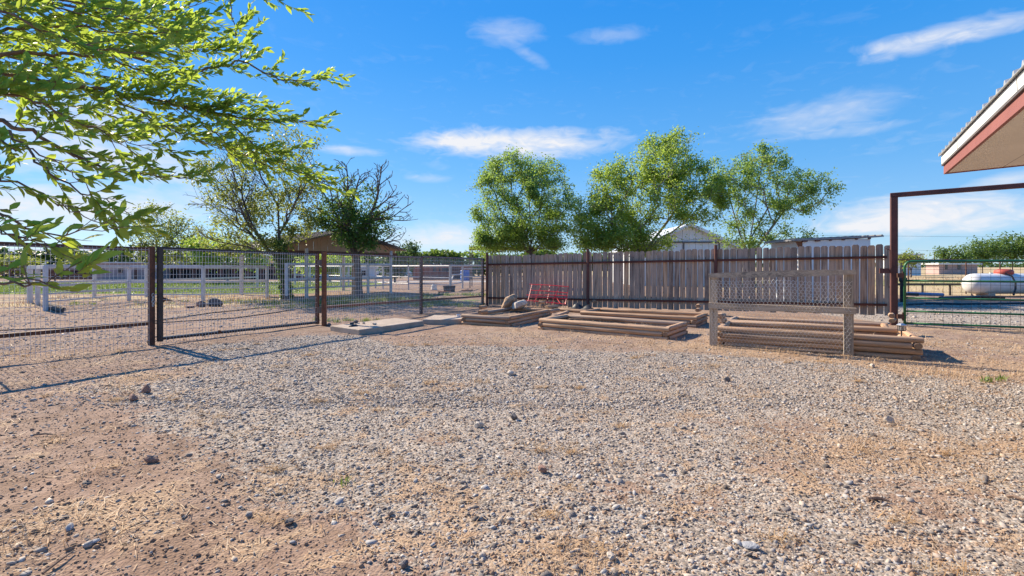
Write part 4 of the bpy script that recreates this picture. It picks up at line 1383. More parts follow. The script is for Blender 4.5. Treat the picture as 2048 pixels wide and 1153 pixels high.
# ------------------------------------------------------------------ porch roof of the house, upper right
EC = Vector((5.57, 6.45, 2.50))                      # lower corner of the eave
ED = Vector((-0.543, -0.840, 0))                     # along the eave, towards the camera
ER = Vector((0.840, -0.543, 0))                      # into the house
RS = 0.30                                            # roof slope
t = thing('house', (EC.x + 3, EC.y - 3, 0), 'house corner with beige porch soffit, dull red fascia and ribbed metal roof', 'house')
EL, RW = 7.5, 5.0


def ep(a, r_, z): return EC + ED * a + ER * r_ + Vector((0, 0, z))


mb = MB()
mb.prism([ep(0.0, 0.03, 0.012), ep(EL, 0.03, 0.012), ep(EL, RW, 0.012 + RW * RS * 0.12), ep(0.0, RW, 0.012 + RW * RS * 0.12)], (0, 0, 0.03)); mb.build('soffit', M['soffit'], t)
mb = MB(); mb.prism([ep(-0.002, 0.55, 0.0105 + 0.55 * RS * 0.12), ep(EL, 0.55, 0.0105 + 0.55 * RS * 0.12), ep(EL, 0.556, 0.0105 + 0.556 * RS * 0.12), ep(-0.002, 0.556, 0.0105 + 0.556 * RS * 0.12)], (0, 0, 0.004)); mb.build('soffit_seam', M['trim_dark'], t)
mb = MB(); mb.prism([ep(-0.01, 0, 0), ep(EL, 0, 0), ep(EL, 0, 0.165), ep(-0.01, 0, 0.165)], ER * 0.028); mb.build('fascia', M['fascia'], t)
mb = MB(); mb.prism([ep(-0.012, 0.028, 0.0), ep(-0.012, RW, RW * RS * 0.12), ep(-0.012, RW, 0.165 + RW * RS), ep(-0.012, 0.028, 0.165)], ED * 0.03); mb.build('barge_board', M['fascia'], t)
mb = MB(); mb.prism([ep(-0.03, -0.018, 0.135), ep(EL, -0.018, 0.135), ep(EL, -0.022, 0.235), ep(-0.03, -0.022, 0.235)], ER * 0.012)
mb.build('drip_edge', M['trim_white'], t)
mb = MB(); mb.prism([ep(-0.03, -0.02, 0.11), ep(EL, -0.02, 0.11), ep(EL, -0.02, 0.1345), ep(-0.03, -0.02, 0.1345)], ER * 0.018); mb.build('drip_shadow', M['trim_dark'], t)  # dark strip standing in for the shadow below the white drip edge
for k in range(3):
    mb = MB(); mb.prism([ep(1.0 + k * 2.2, -0.0245, 0.134), ep(1.005 + k * 2.2, -0.0245, 0.134), ep(1.005 + k * 2.2, -0.0285, 0.236), ep(1.0 + k * 2.2, -0.0285, 0.236)], ER * 0.003); mb.build('joint', M['trim_dark'], t)
# ribbed sheet: trapezoid ribs running up the slope
mb = MB()
prof = []
a = -0.04
while a < EL:
    prof += [(a, 0), (a + 0.012, 0.0), (a + 0.03, 0.035), (a + 0.055, 0.035), (a + 0.073, 0)]
    a += 0.23
vs = []
for (q, h) in prof:
    vs.append(ep(q, -0.05, 0.245 + h)); vs.append(ep(q, RW, 0.245 + h + RW * RS))
    vs.append(ep(q, -0.05, 0.240)); vs.append(ep(q, RW, 0.240 + RW * RS))
fs = []
for i in range(len(prof) - 1):
    o = i * 4
    fs += [(o, o + 1, o + 5, o + 4), (o + 2, o + 6, o + 7, o + 3), (o, o + 4, o + 6, o + 2), (o + 1, o + 3, o + 7, o + 5)]
mb.add(vs, fs); mb.build('roof_sheet', M['galv_roof'], t)
mb = MB(); mb.box(ep(EL / 2 + 1.5, 3.4, -1.245), (EL, 0.15, 2.49), math.atan2(ED.y, ED.x)); mb.build('wall', M['soffit'], t)
mb = MB(); mb.box(ep(2.4, 4.4, -1.245), (1.9, 0.15, 2.49), math.atan2(ER.y, ER.x)); mb.build('wall', M['soffit'], t)

# ------------------------------------------------------------------ white paddock fences
def paddock(label, posts, rails, pw=0.11, name='paddock_fence', mat='white_pipe', cat='fence', zs=None, rr=0.05, square=True):
    """posts: ground points; rails: (height, size)"""
    P_ = [Vector((p.x, p.y, gz1(p.x, p.y))) for p in posts]
    c = sum(P_, Vector()) / len(P_)
    t = thing(name, (c.x, c.y, c.z), label, cat)
    zs = zs or [max(h for h, s in rails) + 0.03] * len(P_)
    for p, z in zip(P_, zs):
        mb = MB()
        if square: mb.bar(p + Vector((0, 0, -0.2)), p + Vector((0, 0, z)), pw, pw, (0.5, 0.85, 0), 0.012)
        else: mb.tube([p + Vector((0, 0, -0.2)), p + Vector((0, 0, z))], pw / 2, 10)
        mb.build('post', M[mat], t)
    for h, s in rails:
        for a, b in zip(P_[:-1], P_[1:]):
            k = (b - a); k.z = 0
            e = k.normalized() * (pw / 2)
            mb = MB()
            if square: mb.bar(a + e + Vector((0, 0, h)), b - e + Vector((0, 0, h)), s * 0.6, s, bev=0.006)
            else: mb.tube([a + e + Vector((0, 0, h)), b - e + Vector((0, 0, h))], s / 2, 8)
            mb.build('rail', M[mat], t)
    return t


paddock('white paddock fence nearest the wire panels, running from left to the tree', [G(91, 619.5), G(258, 602), G(406, 602), G(534, 598)], [(1.33, 0.11), (0.73, 0.08), (0.48, 0.05), (0.24, 0.05)])
paddock('white paddock fence just behind the nearest white one on the left', [G(62, 606), G(188.7, 597), G(292, 594), G(515, 580)], [(1.30, 0.10), (0.73, 0.08), (0.28, 0.04)], 0.10)
paddock('short end of the white paddock, seen behind the leaves at far left', [G(91, 622), G(75, 611), G(58, 607)], [(1.30, 0.12), (0.70, 0.08)], 0.11)
paddock('white round pipe fence between the ivy clad tree and the thin trunk', [G(573, 601), G(613, 596), G(736, 590), G(782, 587.5)], [(1.42, 0.12), (0.79, 0.14), (0.43, 0.07)], 0.14, zs=[1.46, 2.1, 1.46, 2.1], square=False)
paddock('long thin white pipe fence farther back behind the shed posts', [G(590, 571), G(620, 572), G(651, 573), G(681, 574.5), G(697, 575), G(751, 577), G(766, 578), G(817, 580.5), G(900, 584)], [(1.36, 0.09), (0.74, 0.07), (0.36, 0.05)], 0.10, square=False)
paddock('white rail fence right of the small white walk gate', [G(925, 577.5), G(975, 577.5), G(1100, 577)], [(1.40, 0.10), (1.20, 0.06), (0.72, 0.07)], 0.12, square=False)
# the walk gate
a, b = G(902, 583.5), G(924, 578)
t = thing('walk_gate', (a + b) / 2, 'small white tube walk gate standing in the far paddock fence', 'gate')
for nm, p, q in (('stile', up(a, 0.35), up(a, 1.40)), ('stile', up(b, 0.35), up(b, 1.40)), ('rail', up(a, 1.38), up(b, 1.38)), ('rail', up(a, 0.88), up(b, 0.88)), ('rail', up(a, 0.38), up(b, 0.38)), ('brace', up(a, 0.55), up(a + (b - a) * 0.22, 0.86))):
    mb = MB(); mb.tube([p, q], 0.04, 8); mb.build(nm, M['white_pipe'], t)
# dark corral far left
paddock('dark brown corral rails beyond the green field at far left', [PY(x, 570, 48) for x in (-260, -150, -60, 20, 110, 190)], [(1.5, 0.10), (1.1, 0.10), (0.7, 0.10), (0.35, 0.10)], 0.13, 'corral', 'brown_wall', square=True)
# pipe and wire fence behind the gas tank
t = paddock('rusty topped wire fence with black posts crossing behind the gas tank', [PY(x, 580, 24.0 + (x - 1816) * 0.004) for x in (1700, 1817, 1932, 2000, 2110, 2250)], [(1.66, 0.05)], 0.055, 'wire_fence', 'rust', square=False)
mb = MB()
for z in (1.3, 1.0, 0.7, 0.42):
    mb.tube([PY(1700, 0, 23.54).xy.to_3d() + Vector((0, 0, z)), PY(2250, 0, 25.74).xy.to_3d() + Vector((0, 0, z))], 0.006, 4)
tag(mb.build('strand_wire', M['dull_wire'], t), kind='stuff')
mb = MB(); mb.bar(PY(1780, 569, 22.9), PY(1960, 569, 23.4), 0.05, 0.09)
for k in range(4):
    p = PY(1790 + k * 55, 570, 22.93 + k * 0.12); mb.bar((p.x, p.y, -0.05), p, 0.06, 0.06)
tag(mb.build('low_barrier', M['black_steel'], None, PY(1900, 585, 17.7)), 'low black pipe barrier behind the green gate, running towards the gas tank', 'barrier')

# ------------------------------------------------------------------ buildings
def shed_roofed():
    A = PY(566, 503, 21.0); B = PY(790, 503, 25.7); A.z = B.z = 0
    d = (B - A).normalized(); L = (B - A).length; nb_ = Vector((-d.y, d.x, 0))
    zb, za_, zr = 2.02, 2.98, 2.22
    t = thing('open_shed', A + d * L / 2 + nb_ * 2, 'open sided shed with low pitched metal roof and tan gable behind the two trees', 'shed')

    def q(s, z, o=0.0): return Vector((A.x + d.x * s + nb_.x * o, A.y + d.y * s + nb_.y * o, z))
    n = 17
    for i in range(n):
        s0, s1 = L * i / n + 0.008, L * (i + 1) / n - 0.008
        def rz(s): return zr + (za_ - zr) * (1 - abs(s - L / 2) / (L / 2)) - 0.02
        pts = [q(s0, zb), q(s1, zb), q(s1, rz(s1))] + ([q(L / 2, rz(L / 2))] if s0 < L / 2 < s1 else []) + [q(s0, rz(s0))]
        mb = MB(); mb.prism(pts, nb_ * (0.03 if i % 2 else 0.022)); mb.build('siding_panel', M['tan_siding'], t)
    mb = MB(); mb.bar(q(-0.1, zb - 0.06, 0.05), q(L + 0.1, zb - 0.06, 0.05), 0.12, 0.12); mb.build('beam', M['brown_wall'], t)
    for sgn in (0, 1):
        e0 = -0.35 if sgn == 0 else L + 0.35
        ez = zr - 0.35 * (za_ - zr) / (L / 2)
        mb = MB(); mb.prism([q(L / 2, za_ + 0.01, -0.45), q(e0, ez + 0.01, -0.45), q(e0, ez + 0.01, 4.6), q(L / 2, za_ + 0.01, 4.6)], (0, 0, 0.05))
        for k in range(12):
            o = -0.4 + k * 0.45
            mb.prism([q(L / 2, za_ + 0.062, o), q(e0, ez + 0.062, o), q(e0, ez + 0.062, o + 0.06), q(L / 2, za_ + 0.062, o + 0.06)], (0, 0, 0.03))
        mb.build('roof', M['roof_metal'], t)
    for s, o, mt in ((L * 0.62, 0.3, 'tan_siding'), (0.2, 4.2, 'white_pipe'), (L - 0.2, 4.2, 'white_pipe')):
        mb = MB(); mb.bar(q(s, -0.1, o), q(s, zb - 0.13, o), 0.14, 0.14); mb.build('post', M[mt], t)


shed_roofed()


def gable_barn():
    Y = 35.0
    xl, xr, xm = (1272 - CX) * Y / FOC, (1484 - CX) * Y / FOC, (1378 - CX) * Y / FOC
    ze, za_ = 2.62, 4.30
    t = thing('metal_barn', (xm, Y + 4, 0), 'white sheet metal barn with a gable front behind the board fence', 'barn')
    n = 16
    for i in range(n):
        a, b = xl + (xr - xl) * i / n + 0.012, xl + (xr - xl) * (i + 1) / n - 0.012
        def rz(x): return ze + (za_ - ze) * (1 - abs(x - xm) / (xr - xm)) - 0.03
        pts = [(a, Y, 0), (b, Y, 0), (b, Y, rz(b)), (a, Y, rz(a))]
        mb = MB(); mb.prism(pts, (0, 0.05 + 0.02 * (i % 2), 0)); mb.build('wall_panel', M['white_metal'], t)
    mb = MB(); mb.box(((xl + xr) / 2, Y + 0.12, 1.2), (xr - xl - 0.05, 0.06, 2.4)); mb.box((xr, Y + 4.4, 1.3), (0.06, 8.5, 2.6)); mb.box((xl, Y + 4.4, 1.3), (0.06, 8.5, 2.6)); mb.build('wall', M['white_metal'], t)
    for s in (-1, 1):
        xe = xm + s * (xr - xm) * 1.06; zee = ze - 0.06 * (za_ - ze)
        mb = MB(); mb.prism([(xm, Y - 0.35, za_), (xe, Y - 0.35, zee), (xe, Y + 9, zee), (xm, Y + 9, za_)], (0, 0, 0.07)); mb.build('roof', M['white_metal'], t)
        mb = MB(); mb.prism([(xm, Y - 0.36, za_ - 0.13), (xe, Y - 0.36, zee - 0.13), (xe, Y - 0.36, zee + 0.08), (xm, Y - 0.36, za_ + 0.08)], (0, -0.03, 0)); mb.build('verge', M['white_metal'], t)
    mb = MB(); zt_ = 1.3 + 50 * Y / FOC
    x0, x1, x2 = (1296 - CX) * Y / FOC, (1438 - CX) * Y / FOC, (1367 - CX) * Y / FOC
    mb.box(((x0 + x1) / 2, Y - 0.06, zt_), (x1 - x0, 0.10, 0.10))
    mb.box((x1, Y - 0.05, zt_ / 2), (0.08, 0.06, zt_ - 0.1)); mb.box((x2, Y - 0.05, zt_ / 2), (0.08, 0.06, zt_ - 0.1)); mb.build('door_track', M['trim_dark'], t)


gable_barn()


def lean_to():
    Y = 18.0
    def p(px, py, dy=0): return PY(px, py, Y + dy)
    t = thing('small_shed', (PY(1680, 0, Y).x, Y + 1, 0), 'small white shed with a dark single slope metal roof behind the board fence', 'shed')
    w0, w1 = p(1608, 480).x, p(1744, 480).x
    mb = MB(); mb.prism([(w0, Y + 0.08, 0), (w1, Y + 0.08, 0), (w1, Y + 0.08, 2.34), (w0, Y + 0.08, 2.26)], (0, 2.2, 0)); mb.build('wall', M['white_wall'], t)
    a, b = p(1589, 482), p(1768, 474)
    mb = MB(); mb.prism([a, b, b + Vector((0, 0, 0.05)), a + Vector((0, 0, 0.05))], (0, 2.2, 0)); 
    d = (b - a)
    for k in range(13):
        q = a + d * (0.02 + 0.08 * k) + Vector((0, 0.0, 0.05)); mb.box(q + Vector((0, 1.1, 0.015)), (0.06, 2.2, 0.04))
    mb.build('roof', M['slate_roof'], t)
    for k in range(6):
        q = a + d * (0.12 + 0.145 * k); mb = MB(); mb.box(q + Vector((0, 0.035, -0.03)), (0.06 if k not in (0, 1) else 0.16, 0.09, 0.06)); mb.build('rafter', M['brown_wall'], t)
    mb = MB(); mb.prism([p(1592, 484, 0.1), p(1608, 484, 0.1), p(1607, 494, 0.1), p(1603, 500, 0.1), p(1597, 494, 0.1)], (0, 0.03, 0)); mb.build('loose_sheet', M['rust_orange'], t)


lean_to()


def box_building(name, label, x0, x1, Y, y_top, depth, wall, roofm, cat='building', roof_th=0.12, over=0.25, opens=(), openm='dark_open', pitch_=0.0, base=None):
    """long low building seen from the yard; opens: (px0, px1, z0, z1)"""
    a, b = (x0 - CX) * Y / FOC, (x1 - CX) * Y / FOC
    zt_ = CAM_H + (HY - y_top) * Y / FOC
    zg = min(gz1(a, Y), gz1(b, Y)) - 0.3
    t = thing(name, ((a + b) / 2, Y + depth / 2, zg + 0.3), label, cat)
    mb = MB(); mb.box(((a + b) / 2, Y + depth / 2, (zg + zt_ - roof_th) / 2), (b - a, depth, zt_ - roof_th - zg)); mb.build('wall', M[wall], t)
    if pitch_ > 0:
        mb = MB()
        e0, e1 = Y - over, Y + depth + over
        for (u0, z0, u1, z1) in ((e0, zt_ - roof_th, Y + depth / 2, zt_ + pitch_), (Y + depth / 2, zt_ + pitch_, e1, zt_ - roof_th)):
            mb.prism([(a - over, u0, z0), (b + over, u0, z0), (b + over, u1, z1), (a - over, u1, z1)], (0, 0, 0.08))
        mb.prism([(a + 0.01, Y, zt_ - roof_th), (a + 0.01, Y + depth, zt_ - roof_th), (a + 0.01, Y + depth / 2, zt_ + pitch_)], (b - a - 0.02, 0, 0))
    else:
        mb = MB(); mb.box(((a + b) / 2, Y + depth / 2, zt_ - roof_th / 2), (b - a + 2 * over, depth + 2 * over, roof_th))
    mb.build('roof', M[roofm], t)
    for (p0, p1, z0, z1, nm, mt) in opens:
        q0, q1 = (p0 - CX) * Y / FOC, (p1 - CX) * Y / FOC
        g = zg + 0.3
        mb = MB(); mb.box(((q0 + q1) / 2, Y - 0.02, g + (z0 + z1) / 2), (q1 - q0, 0.08, z1 - z0)); mb.build(nm, M[mt], t)
    return t


box_building('mobile_home', 'long pinkish low building with a white roof beyond the green field', 190, 318, 62, 524.5, 5, 'pink_wall', 'white_metal', 'building', 0.15, 0.3,
             [(205, 212, 0.9, 1.7, 'window', 'glass'), (236, 246, 0.9, 1.7, 'window', 'glass'), (268, 275, 0, 1.8, 'door', 'brown_wall')])
box_building('stable', 'dark reddish stable with a row of open stalls beyond the paddock', 330, 560, 64, 533, 6, 'brown_wall', 'roof_metal', 'stable', 0.15, 0.5,
             [(338 + 27 * k, 356 + 27 * k, 0.0, 1.25, 'stall_opening', 'dark_open') for k in range(8)])
box_building('brown_outbuilding', 'low brown outbuilding left of the pinkish building', 95, 186, 66, 530, 5, 'brown_wall', 'roof_metal', 'building', 0.15, 0.4, [(110, 125, 0.0, 1.3, 'door', 'dark_open'), (150, 160, 0.7, 1.3, 'window', 'dark_open')])
box_building('farm_house', 'house with pale roof half hidden behind trees beyond the paddock', 425, 500, 80, 523, 7, 'brown_wall', 'white_metal', 'house', 0.2, 0.5, [(440, 447, 0.8, 1.6, 'window', 'glass'), (470, 477, 0.8, 1.6, 'window', 'glass')], pitch_=1.2)
box_building('white_stable', 'long white building with dark stall openings behind the shed posts', 588, 735, 72, 534, 5, 'white_wall', 'white_metal', 'stable', 0.15, 0.3,
             [(594 + 13 * k, 602 + 13 * k, 0.2, 1.2, 'stall_opening', 'dark_open') for k in range(11)])
box_building('red_barn', 'rust red metal barn with small dark windows behind the white walk gate', 826, 936, 62, 530, 7, 'red_barn', 'red_barn', 'barn', 0.12, 0.2,
             [(866, 872, 1.0, 1.6, 'window', 'glass'), (878, 881, 1.0, 1.5, 'window', 'glass'), (884, 904, 1.0, 1.45, 'window', 'glass'), (905, 920, 0, 1.7, 'door', 'brown_wall')])
box_building('white_barn', 'distant white barn at the foot of the power pole, seen over the green gate', 1790, 1842, 70, 508, 3, 'white_wall', 'white_metal', 'barn', 0.2, 0.3, [(1800, 1808, 0.0, 2.0, 'door', 'trim_dark')], pitch_=0.0)
box_building('distant_house', 'distant pale house with a low roof under the far right trees', 1878, 1955, 78, 527, 2.5, 'pink_wall', 'white_metal', 'house', 0.2, 0.4, [(1890, 1895, 0.8, 1.6, 'window', 'glass'), (1915, 1921, 0.8, 1.6, 'window', 'glass')])

# rusty canopy over the panels behind the board fence
Y = 31.0
t = thing('canopy', PY(1000, 576, Y + 1), 'rusty sheet canopy on thin posts behind the round leafy tree', 'canopy')
mb = MB(); mb.prism([PY(938, 495.5, Y), PY(1075, 497, Y - 1.5), PY(1075, 502, Y + 2), PY(938, 501, Y + 3.2)], (0, 0, 0.07)); mb.build('roof', M['rust_orange'], t)
for px, dy in ((940, 0.1), (1070, -1.2), (944, 2.9)):
    p = PY(px, 500, Y + dy); mb = MB(); mb.tube([(p.x, p.y, -0.1), (p.x, p.y, p.z + 0.0)], 0.035, 8); mb.build('post', M['trim_dark'], t)

# ------------------------------------------------------------------ vehicles and yard things
def car(c, rz, label):
    t = thing('parked_car', c, label, 'car')
    Rm = Matrix.Rotation(rz, 3, 'Z')
    def q(x, y, z): return c + Rm @ Vector((x, y, z))
    def shell(name, prof, w, mat, inset=0.0, taper=None):
        vs, fs = [], []
        n = len(prof)
        for s in (-1, 1):
            for (x, z) in prof:
                k = 1.0 if taper is None else 1.0 - taper * max(0, (z - 0.85)) / 0.6
                vs.append(q(x, s * w / 2 * k, z))
        fs = [(i, (i + 1) % n, n + (i + 1) % n, n + i) for i in range(n)] + [tuple(range(n - 1, -1, -1)), tuple(range(n, 2 * n))]
        mb = MB(); mb.add(vs, fs); return mb.build(name, M[mat], t)
    shell('body', [(-2.05, 0.30), (2.05, 0.30), (2.12, 0.55), (2.05, 0.72), (1.15, 0.90), (0.45, 1.36), (0.0, 1.44), (-1.05, 1.42), (-1.75, 1.08), (-2.08, 0.95), (-2.12, 0.55)], 1.74, 'car_blue', taper=0.24)
    shell('side_windows', [(0.92, 0.93), (0.36, 1.30), (0.0, 1.36), (-1.0, 1.34), (-1.5, 1.06), (-1.5, 0.95)], 1.775, 'glass', taper=0.235)
    mb = MB(); vs = [q(1.17, s * 0.74, 0.925) for s in (-1, 1)] + [q(0.50, s * 0.66, 1.36) for s in (1, -1)]; mb.prism(vs, Rm @ Vector((0.012, 0, 0.02))); mb.build('windscreen', M['glass'], t)
    for x in (1.32, -1.30):
        for s in (-1, 1):
            mb = MB(); mb.smooth = False; mb.lathe(q(x, s * 0.70, 0.32), [(0.22, -0.005), (0.30, 0), (0.325, 0.03), (0.325, 0.17), (0.30, 0.20), (0.2, 0.205)], 20, Rm @ Vector((0, s, 0)))
            w = mb.build('wheel', M['tyre'], t)
            mb = MB(); mb.lathe(q(x, s * 0.908, 0.32), [(0.20, 0), (0.18, 0.012), (0.05, 0.018)], 14, Rm @ Vector((0, s, 0))); mb.build('rim', M['silver'], w)
    for s in (-1, 1):
        mb = MB(); mb.box(q(2.06, s * 0.62, 0.66), (0.10, 0.30, 0.13), rz); mb.build('headlight', M['silver'], t)
        mb = MB(); mb.box(q(-2.075, s * 0.66, 0.80), (0.06, 0.22, 0.20), rz); mb.build('tail_light', M['red_dome'], t)


p = PY(801, 553, 97.0); car(Vector((p.x, p.y, gz1(p.x, p.y))), math.radians(172), 'pale blue small car parked beside the rust red barn')
# stock trailer
p = PY(760, 553, 84.0); c = Vector((p.x, p.y, gz1(p.x, p.y)))
t = thing('stock_trailer', c, 'long pale stock trailer parked left of the pale blue car', 'trailer')
mb = MB(); mb.box(c + Vector((0, 0, 1.15)), (4.6, 1.9, 1.0)); mb.build('body', M['white_metal'], t)
mb = MB(); mb.box(c + Vector((0, 0, 1.69)), (4.7, 2.0, 0.08)); mb.build('roof', M['silver'], t)
for x in (-0.6, 0.3):
    for s in (-1, 1):
        mb = MB(); mb.lathe(c + Vector((x, s * 0.8, 0.36)), [(0.3, 0), (0.36, 0.03), (0.36, 0.17), (0.3, 0.2)], 18, (0, s, 0)); mb.build('wheel', M['tyre'], t)
for k in range(4):
    mb = MB(); mb.box(c + Vector((-1.7 + k * 1.1, -0.955, 1.35)), (0.8, 0.03, 0.28)); mb.build('vent_opening', M['dark_open'], t)
mb = MB(); mb.bar(c + Vector((2.3, 0, 0.5)), c + Vector((3.4, 0, 0.5)), 0.1, 0.1); mb.build('drawbar', M['black_steel'], t)
# blue barrel
c = PY(931, 553, 52.0); c.z = gz1(c.x, c.y)
mb = MB(); mb.lathe(c + Vector((0, 0, -0.02)), [(0.48, 0), (0.52, 0.05), (0.52, 0.35), (0.54, 0.38), (0.52, 0.41), (0.52, 0.72), (0.54, 0.75), (0.52, 0.78), (0.52, 1.05), (0.48, 1.1), (0.2, 1.11)], 20)
tag(mb.build('barrel', M['blue_plastic'], None, c), 'bright blue plastic barrel beside the rust red barn', 'barrel')
# white bucket, black pots, bricks
c = G(868, 581); c.z = gz1(c.x, c.y)
t = thing('bucket', c, 'white plastic bucket upside down on the bare dirt past the fence', 'bucket')
mb = MB(); mb.lathe(c + Vector((0, 0, -0.01)), [(0.185, 0), (0.19, 0.03), (0.175, 0.05), (0.14, 0.30), (0.11, 0.33), (0.05, 0.335)], 18); mb.build('body', M['white_plastic'], t)
mb = MB(); mb.lathe(c + Vector((0, 0, 0.0)), [(0.195, 0), (0.20, 0.02), (0.195, 0.04), (0.19, 0.041)], 18); mb.build('rim', M['red_barn'], t)
for px, lb in ((893, 'black plant pot left of the walk gate post'), (904, 'black plant pot right beside the walk gate post')):
    c = G(px, 584); c.z = gz1(c.x, c.y)
    mb = MB(); mb.lathe(c + Vector((0, 0, -0.01)), [(0.15, 0), (0.18, 0.28), (0.195, 0.285), (0.195, 0.33), (0.17, 0.33), (0.165, 0.28)], 16); tag(mb.build('plant_pot', M['black_plastic'], None, c), lb, 'pot')
t = thing('brick_row', G(890, 586), 'short row of red bricks lying on the dirt before the black pots', 'bricks')
t['group'] = 'brick rows by the far paddock'
bme = MB(); bme.box((0, 0, 0), (0.19, 0.095, 0.065)); bme = bme.mesh('brick', M['brick'])
for k in range(6):
    p = G(879 + k * 4.2, 585.5); link('brick', bme, t, (p.x, p.y, gz1(p.x, p.y) + 0.035), (0, 0, 1.45 + 0.1 * math.sin(k * 3)))
t = thing('brick_row', G(934, 583), 'low pile of bricks and rubble at the foot of the far white post', 'bricks')
t['group'] = 'brick rows by the far paddock'
for k in range(5):
    p = G(926 + k * 4.5, 583 - 0.2 * k); link('brick', bme, t, (p.x, p.y, gz1(p.x, p.y) + 0.035), (0.1 * (k % 2), 0, 0.4 * k))
# rocks by the gate
for i, (px, py, s, lb) in enumerate(((430, 613, (0.27, 0.17, 0.17), 'large brown rock on the dirt seen through the middle of the gate'), (402, 614, (0.16, 0.10, 0.12), 'smaller rock just left of the large brown rock behind the gate'), (380, 616, (0.17, 0.10, 0.06), 'flat reddish rock leftmost of those behind the gate'))):
    c = G(px, py); c.z = gz1(c.x, c.y)
    rock('stone', c, s, M['rock_dark' if i == 0 else 'rock_red'], lb, 300 + i, rz=i * 0.7, sub=3)
c = G(94, 620)
for k, (a, b, lb) in enumerate((((95, 611), (128, 622), 'dark fallen pole at the foot of the nearest white post, upper one'), ((92, 617), (124, 626), 'dark fallen pole at the foot of the nearest white post, lower one'))):
    p, q = G(*a), G(*b); p.z = gz1(p.x, p.y) + 0.05; q.z = gz1(q.x, q.y) + 0.05
    mb = MB(); mb.tube([p, q], 0.05, 8); tag(mb.build('pole', M['bark'], None, p), lb, 'pole')

# gas tank
Y = 22.4
t = thing('gas_tank', PY(2060, 592, Y), 'long white propane tank with a red dome lid lying behind the green gate', 'gas tank')
x0 = PY(1931, 0, Y).x; zc, r0 = 0.56, 0.46
prof = [(0.02, 0.0)]
for k in range(1, 9):
    a = math.pi / 2 * k / 8
    prof.append((r0 * math.sin(a), 0.42 * (1 - math.cos(a))))
prof += [(r0, 4.6)] + [(r0 * math.cos(math.pi / 2 * k / 8), 4.6 + 0.42 * math.sin(math.pi / 2 * k / 8)) for k in range(1, 8)] + [(0.02, 5.02)]
mb = MB(); mb.smooth = True; mb.lathe((x0, Y, zc), prof, 28, (1, 0.06, 0), (0, 0, 1)); mb.build('shell', M['tank'], t)
xd = PY(2012, 0, Y).x
mb = MB(); mb.smooth = True; mb.lathe((xd, Y + 0.1, zc + r0 - 0.04), [(0.30, 0), (0.335, 0.03), (0.335, 0.14), (0.30, 0.20), (0.20, 0.235), (0.06, 0.245)], 20); mb.build('dome_lid', M['red_dome'], t)
mb = MB(); mb.tube([PY(2010, 547, Y - 0.36), PY(2024, 553, Y - 0.52), PY(2031, 566, Y - 0.6), PY(2031, 578, Y - 0.62), PY(2027, 591, Y - 0.66)], 0.035, 8); mb.build('hose', M['black_plastic'], t)
for px in (1968, 2150):
    p = PY(px, 590, Y); mb = MB(); mb.box((p.x, Y + 0.05, 0.06), (0.30, 0.85, 0.24)); mb.build('foot', M['concrete'], t)
mb = MB(); mb.box((PY(1985, 0, Y).x, Y + 0.08, zc + r0 + 0.01), (0.10, 0.06, 0.06)); mb.build('lug', M['tank'], t)
# blue pipe and black hoses on the ground
mb = MB(); mb.tube([PY(1813, 587.5, 19.6), PY(1885, 590, 20.4)], 0.07, 10); tag(mb.build('blue_pipe', M['blue_pipe'], None, PY(1813, 590, 19.6)), 'blue grey pipe lying on the ground behind the green gate', 'pipe')
pts = [PY(1880, 592, 20.2), PY(1915, 593, 20.5), PY(1960, 592.5, 21.0), PY(2010, 593.5, 20.6)]
mb = MB(); mb.tube([(p.x, p.y, 0.06) for p in pts], 0.06, 8); tag(mb.build('hose', M['black_plastic'], None, pts[0]), 'thick black hose stretched on the ground before the gas tank', 'hose')
pts = [PY(1808, 0, 17.0), PY(1850, 0, 17.4), PY(1920, 0, 17.2), PY(2040, 0, 17.6), PY(2200, 0, 17.9)]
mb = MB(); mb.tube([(p.x, p.y, 0.035) for p in pts], 0.04, 8); tag(mb.build('hose', M['black_plastic'], None, pts[0]), 'black hose along the far edge of the gravel drive', 'hose')
c = G(1812, 590); c = Vector((PY(1806, 0, 18.6).x, 18.6, 0))
mb = MB(); mb.lathe(c, [(0.10, 0), (0.10, 0.75), (0.13, 0.78), (0.13, 0.9), (0.05, 0.95)], 10); mb.bar(c + Vector((0, 0, 0.3)), c + Vector((0.55, 0, 0.28)), 0.10, 0.10); tag(mb.build('standpipe', M['black_steel'], None, c), 'dark water standpipe just behind the hinge of the green gate', 'standpipe')
# power pole and lines far right
p = PY(1869, 520, 120.0)
t = thing('power_pole', (p.x, p.y, gz1(p.x, p.y)), 'thin distant power pole above the far right field', 'pole')
mb = MB(); mb.tube([(p.x, p.y, -0.5), (p.x, p.y, 5.0)], 0.12, 8); mb.build('pole', M['bark'], t)
for k, (ya, yb) in enumerate(((471, 468), (497, 503))):
    mb = MB(); A, B = PY(1640, ya, 60 + 20 * k), PY(2250, yb, 64 + 20 * k); mb.tube([A, (A + B) / 2 - Vector((0, 0, 0.3)), B], 0.012, 4); tag(mb.build('power_line', M['black_steel'], None, A), 'upper thin overhead line in the sky at right' if k == 0 else 'lower thin overhead line in the sky at right', 'cable')


